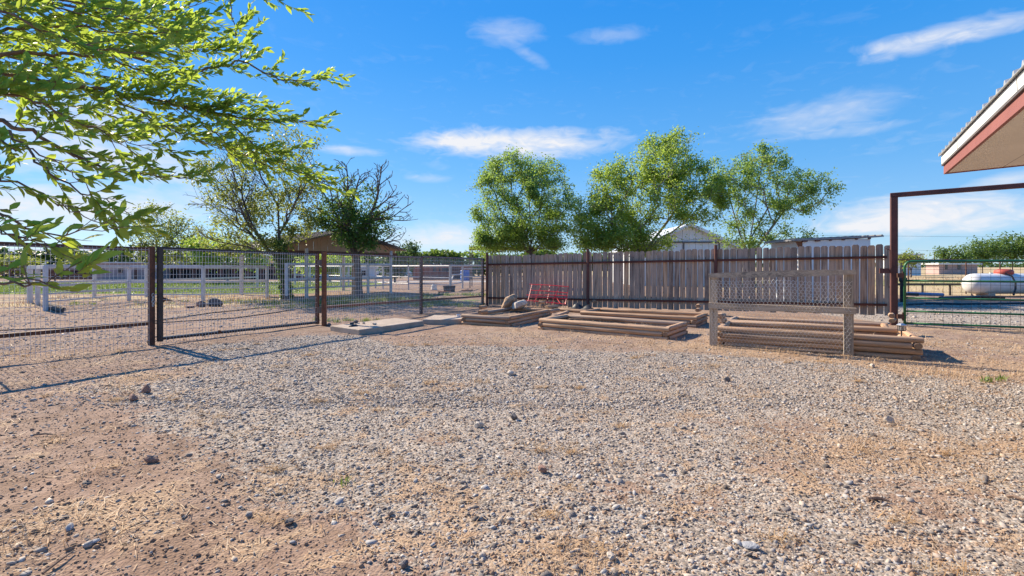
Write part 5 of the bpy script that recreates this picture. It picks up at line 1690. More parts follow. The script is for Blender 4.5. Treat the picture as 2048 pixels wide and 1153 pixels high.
# ------------------------------------------------------------------ trees
class Skel:
    def __init__(s, n=60000):
        s.p = np.zeros((n, 3)); s.par = np.full(n, -1, int); s.n = 0
        s.dir = np.zeros((n, 3)); s.chains = []

    def add(s, p, par):
        i = s.n; s.p[i] = p; s.par[i] = par
        d = s.p[i] - s.p[par] if par >= 0 else np.array([0, 0, 1.0])
        s.dir[i] = d / (np.linalg.norm(d) + 1e-9)
        s.n += 1
        return i

    def stem(s, pts, par=-1, step=0.25):
        pts = [np.array(p, float) for p in pts]
        ids = []
        last = par
        for k in range(len(pts) - 1):
            m = max(1, int(np.linalg.norm(pts[k + 1] - pts[k]) / step))
            for j in range(m + (1 if k == len(pts) - 2 else 0)):
                if k == 0 and j == 0 and par >= 0: continue
                last = s.add(pts[k] + (pts[k + 1] - pts[k]) * j / m, last); ids.append(last)
        s.chains.append(([par] if par >= 0 else []) + ids)
        return ids

    def reach(s, tip, r, step=0.28, wob=0.10, back=0.8, zmin=None):
        P = s.p[:s.n]
        v = tip - P; d = np.linalg.norm(v, axis=1) + 1e-6
        cosv = np.einsum('ij,ij->i', v, s.dir[:s.n]) / d
        cost = d * (1 + back * (1 - cosv))
        if zmin is not None: cost = cost + 100 * (P[:, 2] < zmin)
        i = int(np.argmin(cost)); L = d[i]
        k = max(2, int(L / step))
        a, t0 = P[i].copy(), s.dir[i] * L * 0.22
        ids = [i]; last = i
        up_ = np.array([0, 0, 0.10 * L])
        for j in range(1, k + 1):
            t = j / k
            q = a * (1 - t) ** 2 + 2 * t * (1 - t) * (a + t0 + up_) + t * t * tip + r.normal(0, wob, 3) * step * (1 if j < k else 0.4)
            last = s.add(q, last); ids.append(last)
        s.chains.append(ids)
        return ids

    def spray(s, p, d, L, lv, r, par=None):
        """a straight bare branch that forks into finer ones"""
        if par is None: par = int(np.argmin(np.linalg.norm(s.p[:s.n] - p, axis=1)))
        d = d / np.linalg.norm(d)
        k = max(3, int(L / 0.14)); ids = [par]; last = par
        for j in range(k):
            d = d + r.normal(0, 0.07, 3) + np.array([0, 0, 0.015]); d /= np.linalg.norm(d)
            last = s.add(s.p[last] + d * L / k, last); ids.append(last)
            if lv > 0 and j > 0 and r.uniform() < (0.9 if lv > 1 else 0.75):
                sd = np.cross(d, r.normal(0, 1, 3)); sd /= np.linalg.norm(sd)
                a = r.uniform(0.5, 0.95)
                s.spray(None, d * np.cos(a) + sd * np.sin(a), L * r.uniform(0.3, 0.62) * (1 - 0.45 * j / k), lv - 1, r, last)
        s.chains.append(ids)

    def radii(s, tip=0.006, e=2.3):
        A = np.zeros(s.n)
        leaf = np.ones(s.n, bool); leaf[s.par[:s.n][s.par[:s.n] >= 0]] = False
        A[leaf] = tip ** e
        for i in range(s.n - 1, -1, -1):
            if s.par[i] >= 0: A[s.par[i]] += A[i]
        return A ** (1 / e)

    def mesh(s, name, mat, tip=0.006, e=2.3, rmin=0.0, flare=1.0, big=0.03):
        rad = s.radii(tip, e)
        mb = MB(); mb.smooth = True
        for ch in s.chains:
            if len(ch) < 2: continue
            rr = [max(rmin, rad[i]) for i in ch]
            rr[0] = min(rr[0], rr[1] * 1.25)
            mb.tube([s.p[i] for i in ch], rr, 9 if rr[1] > big * 2 else (6 if rr[1] > big else 4), False)
        return mb, rad


def leaf_quads(P, r, L, W, droop=0.3):
    """rhombic leaves, two triangles folded along the midrib"""
    n = len(P)
    a = r.uniform(0, 2 * np.pi, n); el = r.normal(-droop, 0.55, n)
    d = np.stack([np.cos(a) * np.cos(el), np.sin(a) * np.cos(el), np.sin(el)], 1)
    s = np.cross(d, r.normal(0, 1, (n, 3)) + np.array([0, 0, 1.2])); s /= np.linalg.norm(s, axis=1)[:, None] + 1e-9
    nrm = np.cross(s, d)
    l = (L * r.uniform(0.7, 1.3, n))[:, None]; w = (W * r.uniform(0.7, 1.3, n))[:, None]
    m = P + d * l * 0.45
    V = np.stack([P, m - s * w * 0.5 + nrm * w * 0.15, P + d * l, m + s * w * 0.5 + nrm * w * 0.15], 1).reshape(-1, 3)
    b = (np.arange(n) * 4)[:, None]
    F = np.concatenate([b + [[0, 2, 1]], b + [[0, 3, 2]]], 0)
    return V, F


def in_ell(r, n, c, rad, shell=0.45):
    v = r.normal(0, 1, (n, 3)); v /= np.linalg.norm(v, axis=1)[:, None]
    u = r.uniform(shell ** 3, 1, n) ** (1 / 3)
    return np.array(c) + v * u[:, None] * np.array(rad)


def ell(px, py, rx, ry, Y, dy=None):
    c = PY(px, py, Y); k = Y / FOC
    return (tuple(c), (rx * k, dy if dy else (rx * k * 0.9), ry * k))


def tree(name, label, stems, leafy, bare, n_leaf, leaf, lmat, bark, seed, tip=0.006, spread=0.16, shell=0.35, step=0.28, ivy=None, zmin=None, back=1.3, sprays=()):
    """leafy / bare: lists of (ellipsoid, tips)"""
    r = np.random.default_rng(seed)
    sk = Skel()
    root = None
    for i, st in enumerate(stems):
        if root is None:
            root = sk.stem(st)
        else:
            P0 = np.array(st[0], float)
            j = int(np.argmin(np.linalg.norm(sk.p[:sk.n] - P0, axis=1)))
            sk.stem(st, j)
    for q0, d0, L0, lv in sprays:
        sk.spray(np.array(q0, float), np.array(d0, float), L0, lv, r)
    tips = []
    for lf, lst in ((True, leafy), (False, bare)):
        for (c, rad), n in lst:
            for q in in_ell(r, n, c, rad, shell if lf else 0.6):
                if lf and r.uniform() < 0.16: q = np.array(c) + (q - np.array(c)) * r.uniform(1.05, 1.2)
                tips.append((q, lf))
    b = np.array(stems[0][0], float)
    tips.sort(key=lambda t: np.linalg.norm(t[0] - b))
    pts, wts = [], []
    for q, lf in tips:
        ids = sk.reach(q, r, step, back=back if lf else 2.6, wob=0.10 if lf else 0.06, zmin=zmin)
        if lf:
            wgt = r.lognormal(0, 0.95)
            for k in ids[max(1, len(ids) // 2):]: pts.append(sk.p[k]); wts.append(wgt)
        else:   # bare twig: a spray of side shoots
            for k in ids[-3:]:
                if r.uniform() < 0.7:
                    d = sk.dir[k] + r.normal(0, 0.55, 3); d /= np.linalg.norm(d)
                    sk.chains.append([k, sk.add(sk.p[k] + d * r.uniform(0.12, 0.4), k)])
    base = stems[0][0]
    t = thing(name, (base[0], base[1], gz1(base[0], base[1])), label, 'tree')
    mb, rad = sk.mesh('trunk', M[bark], tip)
    # root flare
    r0 = float(rad[root[0]])
    mb.tube([Vector(base) + Vector((0, 0, -0.15)), Vector(base) + Vector((0, 0, 0.05)), Vector(base) + (Vector(stems[0][1]) - Vector(base)).normalized() * 0.45], [r0 * 1.6, r0 * 1.3, r0 * 1.0], 10)
    mb.build('trunk', M[bark], t)
    pts = np.array(pts)
    wts = np.array(wts); i = r.choice(len(pts), n_leaf, p=wts / wts.sum())
    P = pts[i] + r.normal(0, spread, (n_leaf, 3)) * np.array([1, 1, 0.8])
    V, F = leaf_quads(P, r, leaf, leaf * 0.52)
    link('crown', np_mesh('crown', V - np.array(wl(t)), F, M[lmat]), t)
    if ivy:
        (a, bb, rr, n) = ivy
        k = r.uniform(0, 1, n)[:, None]; P = np.array(a) * (1 - k) + np.array(bb) * k
        an = r.uniform(0, 2 * np.pi, n); P = P + np.stack([np.cos(an), np.sin(an), 0 * an], 1) * (rr * r.uniform(0.6, 1.3, n))[:, None]
        V, F = leaf_quads(P, r, leaf * 0.9, leaf * 0.6)
        link('ivy', np_mesh('ivy', V - np.array(wl(t)), F, M['leaf_dark']), t)
    return t


def pw(px, py, Y): return tuple(PY(px, py, Y))


# A: leaning, thin crowned tree left of the shed
Y = 20.0
tree('leaning_tree', 'thin crowned tree with an ivy clad trunk and limbs leaning left, beside the gate',
     [[tuple(G(574, 601)), pw(566, 560, Y), pw(560, 515, Y), pw(558, 470, Y + .1), pw(556, 400, Y), pw(548, 330, Y - .2), pw(545, 280, Y)],
      [pw(560, 515, Y), pw(535, 500, Y - .1), pw(505, 450, Y - .4), pw(475, 395, Y - .6), pw(445, 345, Y - .7)],
      [pw(560, 515, Y), pw(520, 505, Y + .3), pw(470, 470, Y + .5), pw(425, 440, Y + .6)],
      [pw(558, 470, Y), pw(590, 420, Y + .6), pw(615, 360, Y + .9), pw(625, 310, Y + 1)],
      [pw(558, 470, Y), pw(530, 420, Y + 1), pw(510, 350, Y + 1.3)]],
     [(ell(555, 330, 85, 90, Y, 1.7), 150), (ell(470, 425, 78, 65, Y, 1.5), 110), (ell(590, 430, 65, 60, Y + .4, 1.3), 90), (ell(440, 360, 45, 60, Y - .5, 1.0), 36), (ell(500, 490, 90, 25, Y, 1.3), 60)],
     [], 11000, 0.125, 'leaf_sparse', 'bark', 21, ivy=(tuple(G(574, 600)), pw(558, 480, Y), 0.20, 1700), spread=0.15, tip=0.005,
     sprays=[(pw(x0, y0, Y - .3), (dx, dy, dz), L, lv) for x0, y0, dx, dy, dz, L, lv in ((520, 490, -.55, -.2, .8, 3.4, 2), (535, 500, -.8, .3, .6, 3.6, 2), (505, 450, -.35, .1, .95, 2.8, 2), (475, 395, -.3, -.2, 1, 2.2, 2), (540, 505, -1, -.1, .25, 2.8, 2), (556, 420, -.3, -.3, 1, 2.6, 2), (558, 470, .5, .2, .8, 2.6, 2), (470, 470, -.8, .1, .5, 2.0, 2), (590, 420, .5, -.2, .9, 2.0, 2))])
# B: half dead tree with bare twigs
Y = 21.0
tree('half_dead_tree', 'half dead tree with a dark leafy heart and bare upper twigs, before the shed',
     [[tuple(G(719, 598)), pw(717, 555, Y), pw(713, 515, Y), pw(703, 490, Y), pw(697, 455, Y), pw(700, 410, Y)],
      [pw(703, 490, Y), pw(725, 455, Y - .2), pw(745, 420, Y - .3), pw(765, 380, Y - .4)],
      [pw(703, 490, Y), pw(680, 440, Y + .3), pw(655, 400, Y + .3)],
      [pw(713, 515, Y), pw(740, 480, Y + .5), pw(775, 462, Y + .5), pw(800, 455, Y + .5)]],
     [(ell(706, 448, 62, 42, Y, 1.2), 150), (ell(672, 425, 46, 38, Y + .2, 1.0), 60), (ell(715, 402, 46, 42, Y, 0.9), 36), (ell(722, 480, 34, 24, Y - .2, 0.6), 40), (ell(757, 440, 24, 32, Y, 0.7), 30)],
     [], 8600, 0.125, 'leaf_dark', 'bark', 22, spread=0.15, tip=0.0085, zmin=1.75,
     sprays=[(pw(x0, y0, Y), (dx, dy, dz), L, lv) for x0, y0, dx, dy, dz, L, lv in (
         (700, 412, -.1, .1, 1, 1.7, 3), (700, 430, .35, -.3, 1, 1.7, 3), (745, 420, .5, -.1, 1, 1.5, 3), (760, 390, .25, .1, 1, 1.0, 3), (725, 455, .75, .1, .8, 1.7, 3), (775, 462, .9, 0, .35, 1.1, 3), (795, 456, .9, .1, .0, .9, 2),
         (740, 480, 1, -.2, .15, 1.6, 3), (655, 402, -.6, .1, .8, 1.2, 3), (680, 440, -.9, -.2, .5, 1.3, 3), (660, 410, -.1, .2, 1, 1.1, 3), (690, 470, -1, .2, .25, 1.5, 2), (705, 470, .1, -.9, .6, 1.4, 3), (765, 382, .1, -.1, 1, .9, 2), (745, 420, .9, .2, .6, 1.3, 3), (720, 460, .45, -.8, .55, 1.3, 3), (700, 440, -.4, -.8, .6, 1.4, 3))])
# C: round dense tree
Y = 24.0
b = tuple(PY(1060, 589, Y).xy) + (0.0,)
tree('round_leafy_tree', 'round dense green tree with several dark stems behind the left of the board fence',
     [[b, pw(1061, 520, Y), pw(1062, 490, Y), pw(1060, 440, Y), pw(1058, 380, Y), pw(1050, 330, Y)],
      [pw(1061, 505, Y), pw(1085, 465, Y + .5), pw(1110, 410, Y + .7)], [pw(1061, 512, Y), pw(1035, 470, Y - .5), pw(1000, 420, Y - .8), pw(985, 370, Y - .8)],
      [pw(1061, 500, Y), pw(1045, 450, Y - .8), pw(1030, 390, Y - 1.2)], [pw(1061, 508, Y), pw(1095, 478, Y - .4), pw(1130, 450, Y - .6)], [pw(1062, 490, Y), pw(1080, 430, Y + 1), pw(1085, 360, Y + 1.3)]],
     [(ell(1048, 395, 104, 92, Y, 2.2), 330), (ell(1000, 460, 60, 42, Y, 1.5), 100), (ell(1110, 462, 48, 36, Y, 1.3), 60), (ell(975, 490, 35, 22, Y, 1.0), 40), (ell(1030, 340, 70, 35, Y, 1.4), 70), (ell(1050, 490, 100, 16, Y, 1.2), 50)],
     [], 40000, 0.11, 'leaf_c', 'bark', 23, spread=0.15, shell=0.45, tip=0.0075)
# D: broad bright tree
Y = 22.0
b = tuple(PY(1278, 594, Y).xy) + (0.0,)
tree('broad_bright_tree', 'broad yellow green multi stemmed tree in front of the white metal barn',
     [[b, pw(1280, 530, Y), pw(1283, 500, Y), pw(1300, 440, Y), pw(1320, 370, Y), pw(1338, 300, Y)],
      [pw(1281, 520, Y), pw(1300, 490, Y + .3), pw(1345, 430, Y + .5), pw(1390, 370, Y + .6)], [pw(1281, 515, Y), pw(1255, 470, Y - .5), pw(1215, 430, Y - .7), pw(1180, 410, Y - .8)],
      [pw(1281, 520, Y), pw(1265, 450, Y + .6), pw(1240, 380, Y + .8), pw(1225, 345, Y + .8)], [pw(1283, 500, Y), pw(1280, 430, Y - .8), pw(1285, 360, Y - 1)]],
     [(ell(1300, 385, 100, 85, Y, 2.0), 260), (ell(1205, 445, 70, 52, Y, 1.5), 120), (ell(1338, 312, 62, 46, Y, 1.2), 90), (ell(1396, 385, 56, 78, Y, 1.4), 120), (ell(1225, 350, 48, 36, Y, 1.0), 44), (ell(1255, 480, 100, 26, Y, 1.4), 120), (ell(1180, 470, 36, 34, Y, 0.9), 40), (ell(1335, 278, 16, 14, Y, .4), 8), (ell(1190, 400, 40, 30, Y, .8), 24)],
     [], 46000, 0.115, 'leaf_d', 'bark_pale', 24, spread=0.16, shell=0.4, tip=0.0075)
# E: airy tree on the right
Y = 22.5
b = tuple(PY(1495, 593, Y).xy) + (0.0,)
tree('airy_tree', 'airy open tree with pale fanning stems left of the small white shed',
     [[b, pw(1497, 520, Y), pw(1500, 480, Y), pw(1510, 420, Y), pw(1520, 350, Y), pw(1530, 310, Y)],
      [pw(1497, 520, Y), pw(1480, 470, Y + .4), pw(1460, 400, Y + .6), pw(1450, 340, Y + .6)], [pw(1497, 520, Y), pw(1525, 480, Y - .4), pw(1570, 420, Y - .6), pw(1630, 370, Y - .8)],
      [pw(1497, 520, Y), pw(1530, 490, Y + .5), pw(1590, 440, Y + .8)], [pw(1497, 510, Y), pw(1475, 450, Y - .6), pw(1440, 390, Y - .8)], [pw(1500, 480, Y), pw(1545, 400, Y + .6), pw(1560, 330, Y + .7)]],
     [(ell(1525, 380, 92, 72, Y, 1.9), 170), (ell(1600, 390, 62, 50, Y, 1.4), 70), (ell(1465, 360, 52, 52, Y, 1.2), 70), (ell(1480, 470, 60, 32, Y, 1.2), 50), (ell(1575, 475, 55, 18, Y, 1.0), 34), (ell(1530, 315, 60, 22, Y, 1.0), 30), (ell(1640, 380, 28, 40, Y, .7), 16)],
     [], 19000, 0.108, 'leaf_c', 'bark_pale', 25, spread=0.14, shell=0.4, tip=0.0075)
# far left tree beyond the paddock
Y = 44.0
b = tuple(PY(318, 565, Y).xy); b = (b[0], b[1], gz1(*b))
tree('spreading_tree', 'mid distance spreading tree beyond the paddock, seen left of the leaning tree',
     [[b, pw(318, 520, Y), pw(312, 480, Y), pw(305, 440, Y)], [pw(318, 520, Y), pw(345, 480, Y), pw(365, 455, Y)], [pw(318, 520, Y), pw(285, 490, Y), pw(268, 462, Y)]],
     [(ell(315, 445, 42, 34, Y, 2.0), 70), (ell(360, 470, 36, 32, Y, 1.8), 70), (ell(290, 475, 30, 22, Y, 1.4), 34), (ell(335, 505, 65, 26, Y, 2.2), 80)],
     [(ell(320, 460, 60, 50, Y, 2), 40)], 5500, 0.22, 'leaf_sparse', 'bark', 26, spread=0.32, step=0.5, tip=0.012)
for (nm, lb, px, py, rx, ry, Y, n, lm, sd) in [
    ('bushy_tree', 'bright bushy tree right behind the leaning tree', 455, 500, 75, 28, 40, 5200, 'leaf_d', 31),
    ('dark_cedar', 'dark round tree rising just right of the shed gable', 816, 505, 26, 22, 95, 1900, 'leaf_wood', 32),
    ('far_tree', 'largest spreading tree of the far right group above the gas tank', 2025, 492, 50, 27, 88, 4200, 'leaf_far', 33),
    ('far_tree', 'middle tree of the far right group left of the largest one', 1965, 500, 36, 22, 86, 2600, 'leaf_far', 34),
    ('far_tree', 'lowest bushy tree at the left end of the far right group', 1912, 510, 30, 15, 84, 1800, 'leaf_far', 35),
    ('far_tree', 'small pale tree in front of the distant white barn', 1822, 516, 20, 11, 60, 600, 'leaf_sparse', 36),
    ('far_tree', 'tree at the right edge of the far right group', 2110, 488, 50, 24, 90, 2400, 'leaf_far', 37),
    ('willow_bush', 'pale green bush at the far left edge before the dark wood', 25, 526, 48, 14, 62, 2200, 'leaf_sparse', 38),
    ('willow_bush', 'rounded pale bush behind the pinkish building', 165, 524, 30, 9, 72, 1200, 'leaf_sparse', 39),
    ('dark_cedar', 'tall dark foliage behind the shed right of the thin trunk', 790, 522, 28, 24, 42, 2000, 'leaf_wood', 40),
    ('bushy_tree', 'sunlit bushy tree seen under the shed roof', 660, 522, 60, 22, 46, 3200, 'leaf_d', 41),
]:
    g = PY(px, 540, Y); gzv = gz1(g.x, g.y)
    top = PY(px, py - ry, Y).z; base = (g.x, g.y, gzv)
    k = Y / FOC
    tree(nm, lb, [[base, (g.x, g.y, gzv + (top - gzv) * 0.35), (g.x + 0.1, g.y, gzv + (top - gzv) * 0.7)], [(g.x, g.y, gzv + (top - gzv) * 0.3), (g.x + rx * k * .5, g.y, gzv + (top - gzv) * 0.65)], [(g.x, g.y, gzv + (top - gzv) * 0.3), (g.x - rx * k * .5, g.y, gzv + (top - gzv) * 0.65)]],
         [(ell(px, py, rx, ry, Y, rx * k * 0.7), 70), (ell(px - rx * .45, py + ry * .5, rx * .6, ry * .6, Y, rx * k * .5), 26), (ell(px + rx * .45, py + ry * .5, rx * .6, ry * .6, Y, rx * k * .5), 26)],
         [], n, 0.0038 * Y + 0.10, lm, 'bark', sd, spread=0.10 + 0.0055 * Y, step=0.9, tip=0.012)


def wood(name, x0, x1, Y, top, var, n, size, mat, seed, zbase=-1.0, depth=8.0, bump_=40):
    """far off wood reading as one mass of leaves"""
    r = np.random.default_rng(seed)
    px = r.uniform(x0, x1, n)
    y = Y + r.uniform(0, depth, n)
    X = (px - CX) / FOC * y
    t = CAM_H + (HY - top) * Y / FOC + var * (fbm(px / bump_, px * 0, seed, 4) - 0.5) * 2
    g = ground_z(X, y)
    u = r.uniform(0, 1, n) ** 0.65
    # rounded crowns: foliage gathers in lumps
    Z = g + (t - g) * u
    lump = fbm(px / bump_ * 3, Z * 1.4, seed + 9, 3)
    k = r.uniform(0, 1, n) < sstep(0.30, 0.62, lump + 0.18 * (1 - u))
    P = np.stack([X, y - 1.6 * lump, Z], 1)[k]
    V, F = leaf_quads(P, r, size, size * 0.7)
    return tag(link(name, np_mesh(name, V, F, M[mat])), kind='stuff')


wood('far_wood', -900, 345, 92, 499, 1.0, 30000, 0.75, 'leaf_wood', 51)
wood('far_wood', 780, 1300, 125, 505, 1.6, 17000, 0.95, 'leaf_far', 52)
wood('far_wood', 330, 790, 120, 512, 1.3, 13000, 0.95, 'leaf_wood', 53)
wood('far_wood', 1250, 3200, 330, 526, 1.6, 14000, 1.7, 'leaf_wood', 54, depth=20, bump_=25)
wood('far_wood', -3000, -800, 150, 500, 2.0, 9000, 1.8, 'leaf_wood', 55, depth=14)

# ------------------------------------------------------------------ tree at the left whose branches hang into the picture
TB = Vector((-3.75, 2.05, 0.0))
nt_ = thing('overhanging_tree', TB, 'tree at left whose leafy yellow green branches hang into the picture overhead', 'tree')
mb = MB(); mb.smooth = True
mb.tube([TB + Vector((0, 0, -0.1)), TB + Vector((0.02, 0, 0.15)), TB + Vector((0.05, 0.02, 0.8)), TB + Vector((0.12, 0.05, 1.5)), TB + Vector((0.2, 0.1, 2.2)), TB + Vector((0.25, 0.2, 3.2)), TB + Vector((0.2, 0.3, 4.2))],
        [0.26, 0.20, 0.17, 0.15, 0.13, 0.09, 0.04], 14)
mb.build('trunk', M['bark'], nt_)
rf = np.random.default_rng(77)
limbs = [
    # (attach height on the trunk, [(px, py, Y)...], radius at entry)
    (2.0, [(-150, 90, 1.9), (0, 62, 2.0), (62, 52, 2.05), (173, 55, 2.1), (225, 71, 2.15), (381, 64, 2.3)], 0.010),
    (2.1, [(-200, 120, 2.2), (40, 107, 2.3), (115, 111, 2.35), (195, 108, 2.4), (245, 128, 2.5), (300, 150, 2.6), (370, 175, 2.7)], 0.014),
    (1.9, [(-250, 120, 2.3), (0, 140, 2.4), (70, 163, 2.45), (173, 173, 2.5), (243, 189, 2.5), (364, 215, 2.6), (451, 231, 2.7), (520, 239, 2.75), (615, 243, 2.8)], 0.017),
    (1.6, [(-250, 190, 1.8), (0, 239, 1.85), (70, 270, 1.9), (146, 312, 1.95), (208, 340, 2.0), (298, 350, 2.05), (375, 356, 2.1)], 0.013),
    (2.4, [(-100, 60, 2.6), (150, 90, 2.7), (295, 121, 2.8), (364, 149, 2.85), (430, 135, 2.9), (482, 118, 2.95), (538, 153, 3.0), (590, 163, 3.0), (648, 158, 3.0)], 0.014),
    (1.9, [(243, 189, 2.5), (364, 208, 2.6), (435, 222, 2.68), (480, 262, 2.75), (520, 300, 2.8), (560, 325, 2.8), (607, 350, 2.8), (655, 372, 2.8)], 0.008),
    (1.9, [(364, 215, 2.6), (430, 268, 2.65), (470, 305, 2.7), (520, 325, 2.72), (585, 345, 2.75)], 0.006),
    (1.5, [(20, 262, 1.75), (87, 336, 1.75), (156, 385, 1.75), (208, 396, 1.8), (242, 418, 1.8)], 0.006),
    (2.5, [(-100, -20, 2.2), (150, 10, 2.3), (243, 45, 2.4), (330, 20, 2.5), (395, 10, 2.5)], 0.010),
    (2.4, [(482, 118, 2.95), (472, 60, 2.95), (458, 0, 2.95), (455, -50, 2.95)], 0.005),
    (2.6, [(100, -140, 2.6), (400, -60, 2.7), (500, -30, 2.7), (540, -8, 2.7), (560, 2, 2.7)], 0.007),
    (1.5, [(-140, 400, 1.25), (0, 430, 1.25), (60, 458, 1.3), (130, 474, 1.3), (225, 458, 1.35)], 0.006),
    (1.4, [(-150, 540, 1.1), (0, 562, 1.1), (50, 570, 1.1), (100, 560, 1.12), (150, 548, 1.12)], 0.0048),
    (1.4, [(-120, 445, 1.15), (0, 462, 1.15), (45, 474, 1.15), (85, 488, 1.15), (118, 505, 1.15)], 0.004),
    (2.5, [(-200, 0, 2.0), (100, -10, 2.1), (300, 40, 2.3), (415, 45, 2.4)], 0.008),
    (1.5, [(-100, 330, 1.6), (0, 350, 1.6), (100, 397, 1.65), (165, 432, 1.7), (225, 446, 1.75)], 0.006),
    (2.1, [(0, 140, 2.4), (60, 210, 2.3), (150, 250, 2.3), (270, 285, 2.3), (340, 300, 2.35)], 0.006),
    (2.0, [(-120, 10, 1.7), (30, 25, 1.75), (120, 80, 1.8), (210, 100, 1.9), (290, 105, 2.0)], 0.007),
    (2.1, [(195, 108, 2.4), (265, 90, 2.45), (335, 105, 2.5), (430, 100, 2.55)], 0.005),
    (1.9, [(173, 173, 2.5), (280, 225, 2.5), (350, 265, 2.5), (425, 290, 2.55), (470, 315, 2.6)], 0.006),
    (1.7, [(-80, 170, 1.6), (20, 190, 1.65), (110, 215, 1.7), (200, 260, 1.75), (260, 300, 1.8)], 0.006),
    (1.6, [(-60, 270, 1.5), (30, 290, 1.5), (90, 310, 1.55), (150, 350, 1.6), (175, 375, 1.6)], 0.005),
    (2.3, [(-60, -10, 1.9), (60, 0, 1.95), (160, 30, 2.0), (220, 30, 2.05), (340, 60, 2.1)], 0.006),
    (2.4, [(-40, 100, 2.8), (120, 140, 2.9), (260, 160, 3.0), (400, 190, 3.1), (480, 200, 3.15), (545, 228, 3.2)], 0.008),
    (2.4, [(-80, 30, 3.0), (120, 50, 3.1), (260, 60, 3.2), (360, 90, 3.3), (450, 90, 3.3)], 0.008),
    (2.2, [(-40, 180, 2.9), (100, 200, 3.0), (250, 240, 3.0), (380, 260, 3.1), (450, 290, 3.1)], 0.008),
]
leafP, leafD, leafL = [], [], []


def add_twig(p, d, L, lm, r, thick, mbt, dens=1.0):
    """a thin shoot carrying alternate leaves towards its tip"""
    n = 5
    pts = [np.array(p)]
    d = np.array(d) / np.linalg.norm(d)
    for k in range(n):
        d = d + r.normal(0, 0.10, 3) + np.array([0.05, 0.0, 0.03]); d /= np.linalg.norm(d)
        pts.append(pts[-1] + d * L / n)
    mbt.tube([Vector(q) for q in pts], [thick * (1 - 0.75 * k / n) for k in range(n + 1)], 4, False)
    m = max(3, int(L / 0.0100 * dens))
    for j in range(m):
        t = 0.18 + 0.84 * j / m
        i = min(n - 1, int(t * n)); f = t * n - i
        q = pts[i] + (pts[i + 1] - pts[i]) * f
        dd = pts[i + 1] - pts[i]; dd /= np.linalg.norm(dd)
        side = np.cross(dd, r.normal(0, 1, 3)); side /= np.linalg.norm(side)
        ld = dd * r.uniform(0.5, 1.1) + side * r.uniform(0.35, 0.85) + np.array([0.22, 0.0, 0.10])
        leafP.append(q); leafD.append(ld / np.linalg.norm(ld)); leafL.append(lm * r.uniform(0.65, 1.2))
    return pts


for li, (za_, pts, r0) in enumerate(limbs):
    P_ = [PY(*q) for q in pts]
    if pts[0][0] < 0 or pts[0][1] < -100:          # grows from the trunk
        s = TB + Vector((0.15, 0.08, za_))
        P_ = [s, s + (P_[0] - s) * 0.5 + Vector((0, 0, 0.08))] + P_
        rr = [r0 * 2.0, r0 * 1.5] + [r0 * (1.0 - 0.8 * k / (len(pts) - 1)) for k in range(len(pts))]
        first = 2
    else:
        rr = [r0 * (1.0 - 0.75 * k / (len(pts) - 1)) for k in range(len(pts))]; first = 0
    # smooth the path
    A = np.array([tuple(q) for q in P_]); t = np.linspace(0, 1, len(A)); tt = np.linspace(0, 1, len(A) * 4)
    S_ = np.stack([np.interp(tt, t, A[:, k]) for k in range(3)], 1)
    for _ in range(3): S_[1:-1] = (S_[:-2] + 2 * S_[1:-1] + S_[2:]) / 4
    S_[1:-1] += rf.normal(0, 0.006, S_[1:-1].shape)
    RR = np.interp(tt, t, rr)
    mb = MB(); mb.smooth = True; mb.tube([Vector(q) for q in S_], RR * 0.78, 7, False)
    seg = np.diff(S_, axis=0); ln = np.linalg.norm(seg, axis=1); tot = ln.sum()
    cum = np.concatenate([[0], np.cumsum(ln)])
    s0 = cum[min(len(cum) - 1, first * 4)] * 0.9 if first else 0.0
    pos = s0 + rf.uniform(0, 0.04)
    near = pts[-1][2] < 1.45
    while pos < tot:
        i = int(np.searchsorted(cum, pos)) - 1; i = max(0, min(i, len(seg) - 1))
        p = S_[i] + seg[i] * ((pos - cum[i]) / ln[i]); d = seg[i] / ln[i]
        side = np.cross(d, rf.normal(0, 1, 3)); side /= np.linalg.norm(side)
        k = (pos / tot)
        L = rf.uniform(0.10, 0.30) * (1.0 - 0.35 * k) * (0.6 if near else 1.0)
        add_twig(p, d * rf.uniform(0.5, 1.0) + side * rf.uniform(0.35, 0.8) + np.array([0.28, 0, 0.14]), L, 0.0445 if not near else 0.045, rf, 0.0017, mb, 1.0 if not near else 0.45)
        pos += rf.uniform(0.017, 0.042) * (1.7 if li in (7, 15, 21, 3) else 1.0) * (1.3 if near else 1.0)
    add_twig(S_[-1], seg[-1] + np.array([0, 0, 0.0]), 0.16 if not near else 0.07, 0.052, rf, 0.0015, mb, 0.9)
    mb.build('branch', M['bark_near'], nt_)

# leaf blade: pointed oval folded along the midrib and arched
LV = np.array([(0, 0, 0), (0.34, -0.20, 0.035), (0.32, 0, -0.01), (0.34, 0.20, 0.035), (0.68, -0.16, 0.02), (0.70, 0, -0.035), (0.68, 0.16, 0.02), (1.0, 0, -0.08)])
LF = np.array([(0, 2, 1), (0, 3, 2), (1, 2, 4), (2, 5, 4), (2, 3, 5), (3, 6, 5), (4, 5, 7), (5, 6, 7)])
leafP, leafD, leafL = np.array(leafP), np.array(leafD), np.array(leafL)
dist = leafP[:, 1]
inview = (np.abs(leafP[:, 0] / dist) < 1.05) & (leafP[:, 2] < 1.3 + 0.56 * dist)
order = np.argsort(-(leafL / dist) * inview)
big = order[:300]; rest = order[300:]


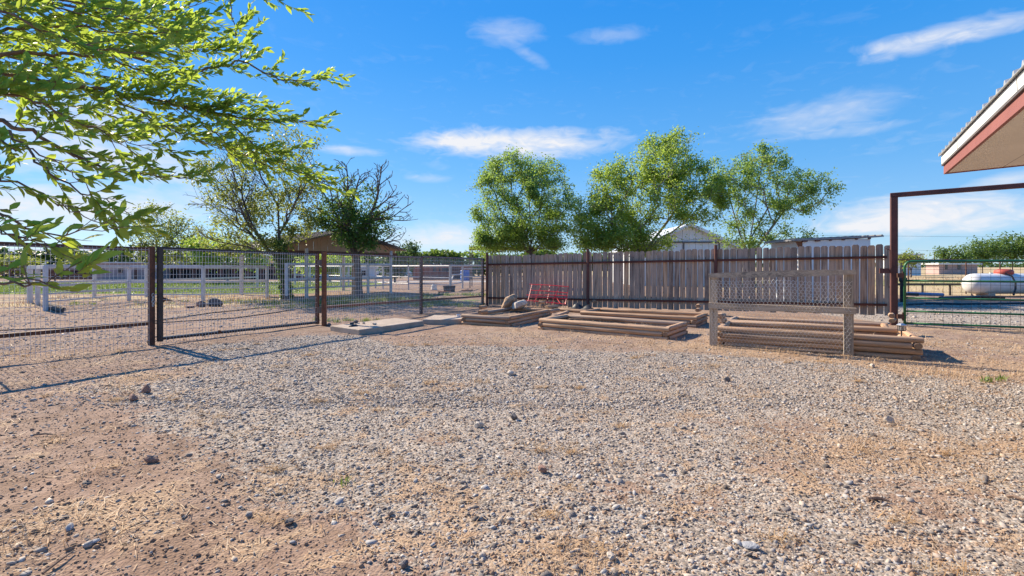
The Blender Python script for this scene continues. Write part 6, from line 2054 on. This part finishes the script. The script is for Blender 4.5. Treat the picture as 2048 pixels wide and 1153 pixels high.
def leaf_frames(D, r):
    n = len(D)
    up_ = r.normal(0, 0.55, (n, 3)) + np.array([0.1, -0.1, 1.0])
    s = np.cross(up_, D); s /= np.linalg.norm(s, axis=1)[:, None]
    u = np.cross(D, s)
    return s, u


s_, u_ = leaf_frames(leafD, rf)
lw = rf.uniform(0.85, 1.15, len(leafP))
bend = rf.uniform(0.4, 1.6, len(leafP))
Vl = (leafP[:, None, :] + (LV[None, :, 0:1] * leafD[:, None, :] + LV[None, :, 1:2] * lw[:, None, None] * s_[:, None, :] + LV[None, :, 2:3] * bend[:, None, None] * u_[:, None, :]) * leafL[:, None, None])
Vr = Vl[rest].reshape(-1, 3) - np.array(wl(nt_))
Fr = (LF[None] + (np.arange(len(rest)) * 8)[:, None, None]).reshape(-1, 3)
tag(link('foliage', np_mesh('foliage', Vr, Fr, M['leaf_near'], True), nt_), kind='stuff')
# the nearest leaves one by one
def leaf_single_mat():
    m, nt, p = new_mat('near_leaf_single')
    oi = nn(nt, 'ShaderNodeObjectInfo')
    col = ramp(nt, oi.outputs['Random'], [(0.0, (0.065, 0.14, 0.026)), (1.0, (0.24, 0.34, 0.07))])
    nt.links.new(col, p.inputs['Base Color']); p.inputs['Roughness'].default_value = 0.58; p.inputs['Specular IOR Level'].default_value = 0.35
    tr = nn(nt, 'ShaderNodeBsdfTranslucent'); tr.inputs['Color'].default_value = (0.56, 0.68, 0.08, 1)
    mx = nn(nt, 'ShaderNodeMixShader'); mx.inputs[0].default_value = 0.5
    nt.links.new(p.outputs[0], mx.inputs[1]); nt.links.new(tr.outputs[0], mx.inputs[2])
    nt.links.new(mx.outputs[0], nt.nodes['Material Output'].inputs['Surface'])
    return m


M['leaf_one'] = leaf_single_mat()
lme = np_mesh('leaf', LV, LF, M['leaf_one'], True)
for i in big:
    Mx = Matrix((tuple(leafD[i]), tuple(s_[i]), tuple(u_[i]))).transposed()
    link('leaf', lme, nt_, leafP[i], Mx.to_euler(), (leafL[i], leafL[i] * lw[i], leafL[i] * bend[i]))
bpy.context.view_layer.update()
print('tris', sum(len(o.data.polygons) for o in S.objects if o.type == 'MESH'), 'objects', len(S.objects), 'leaves', len(leafP))
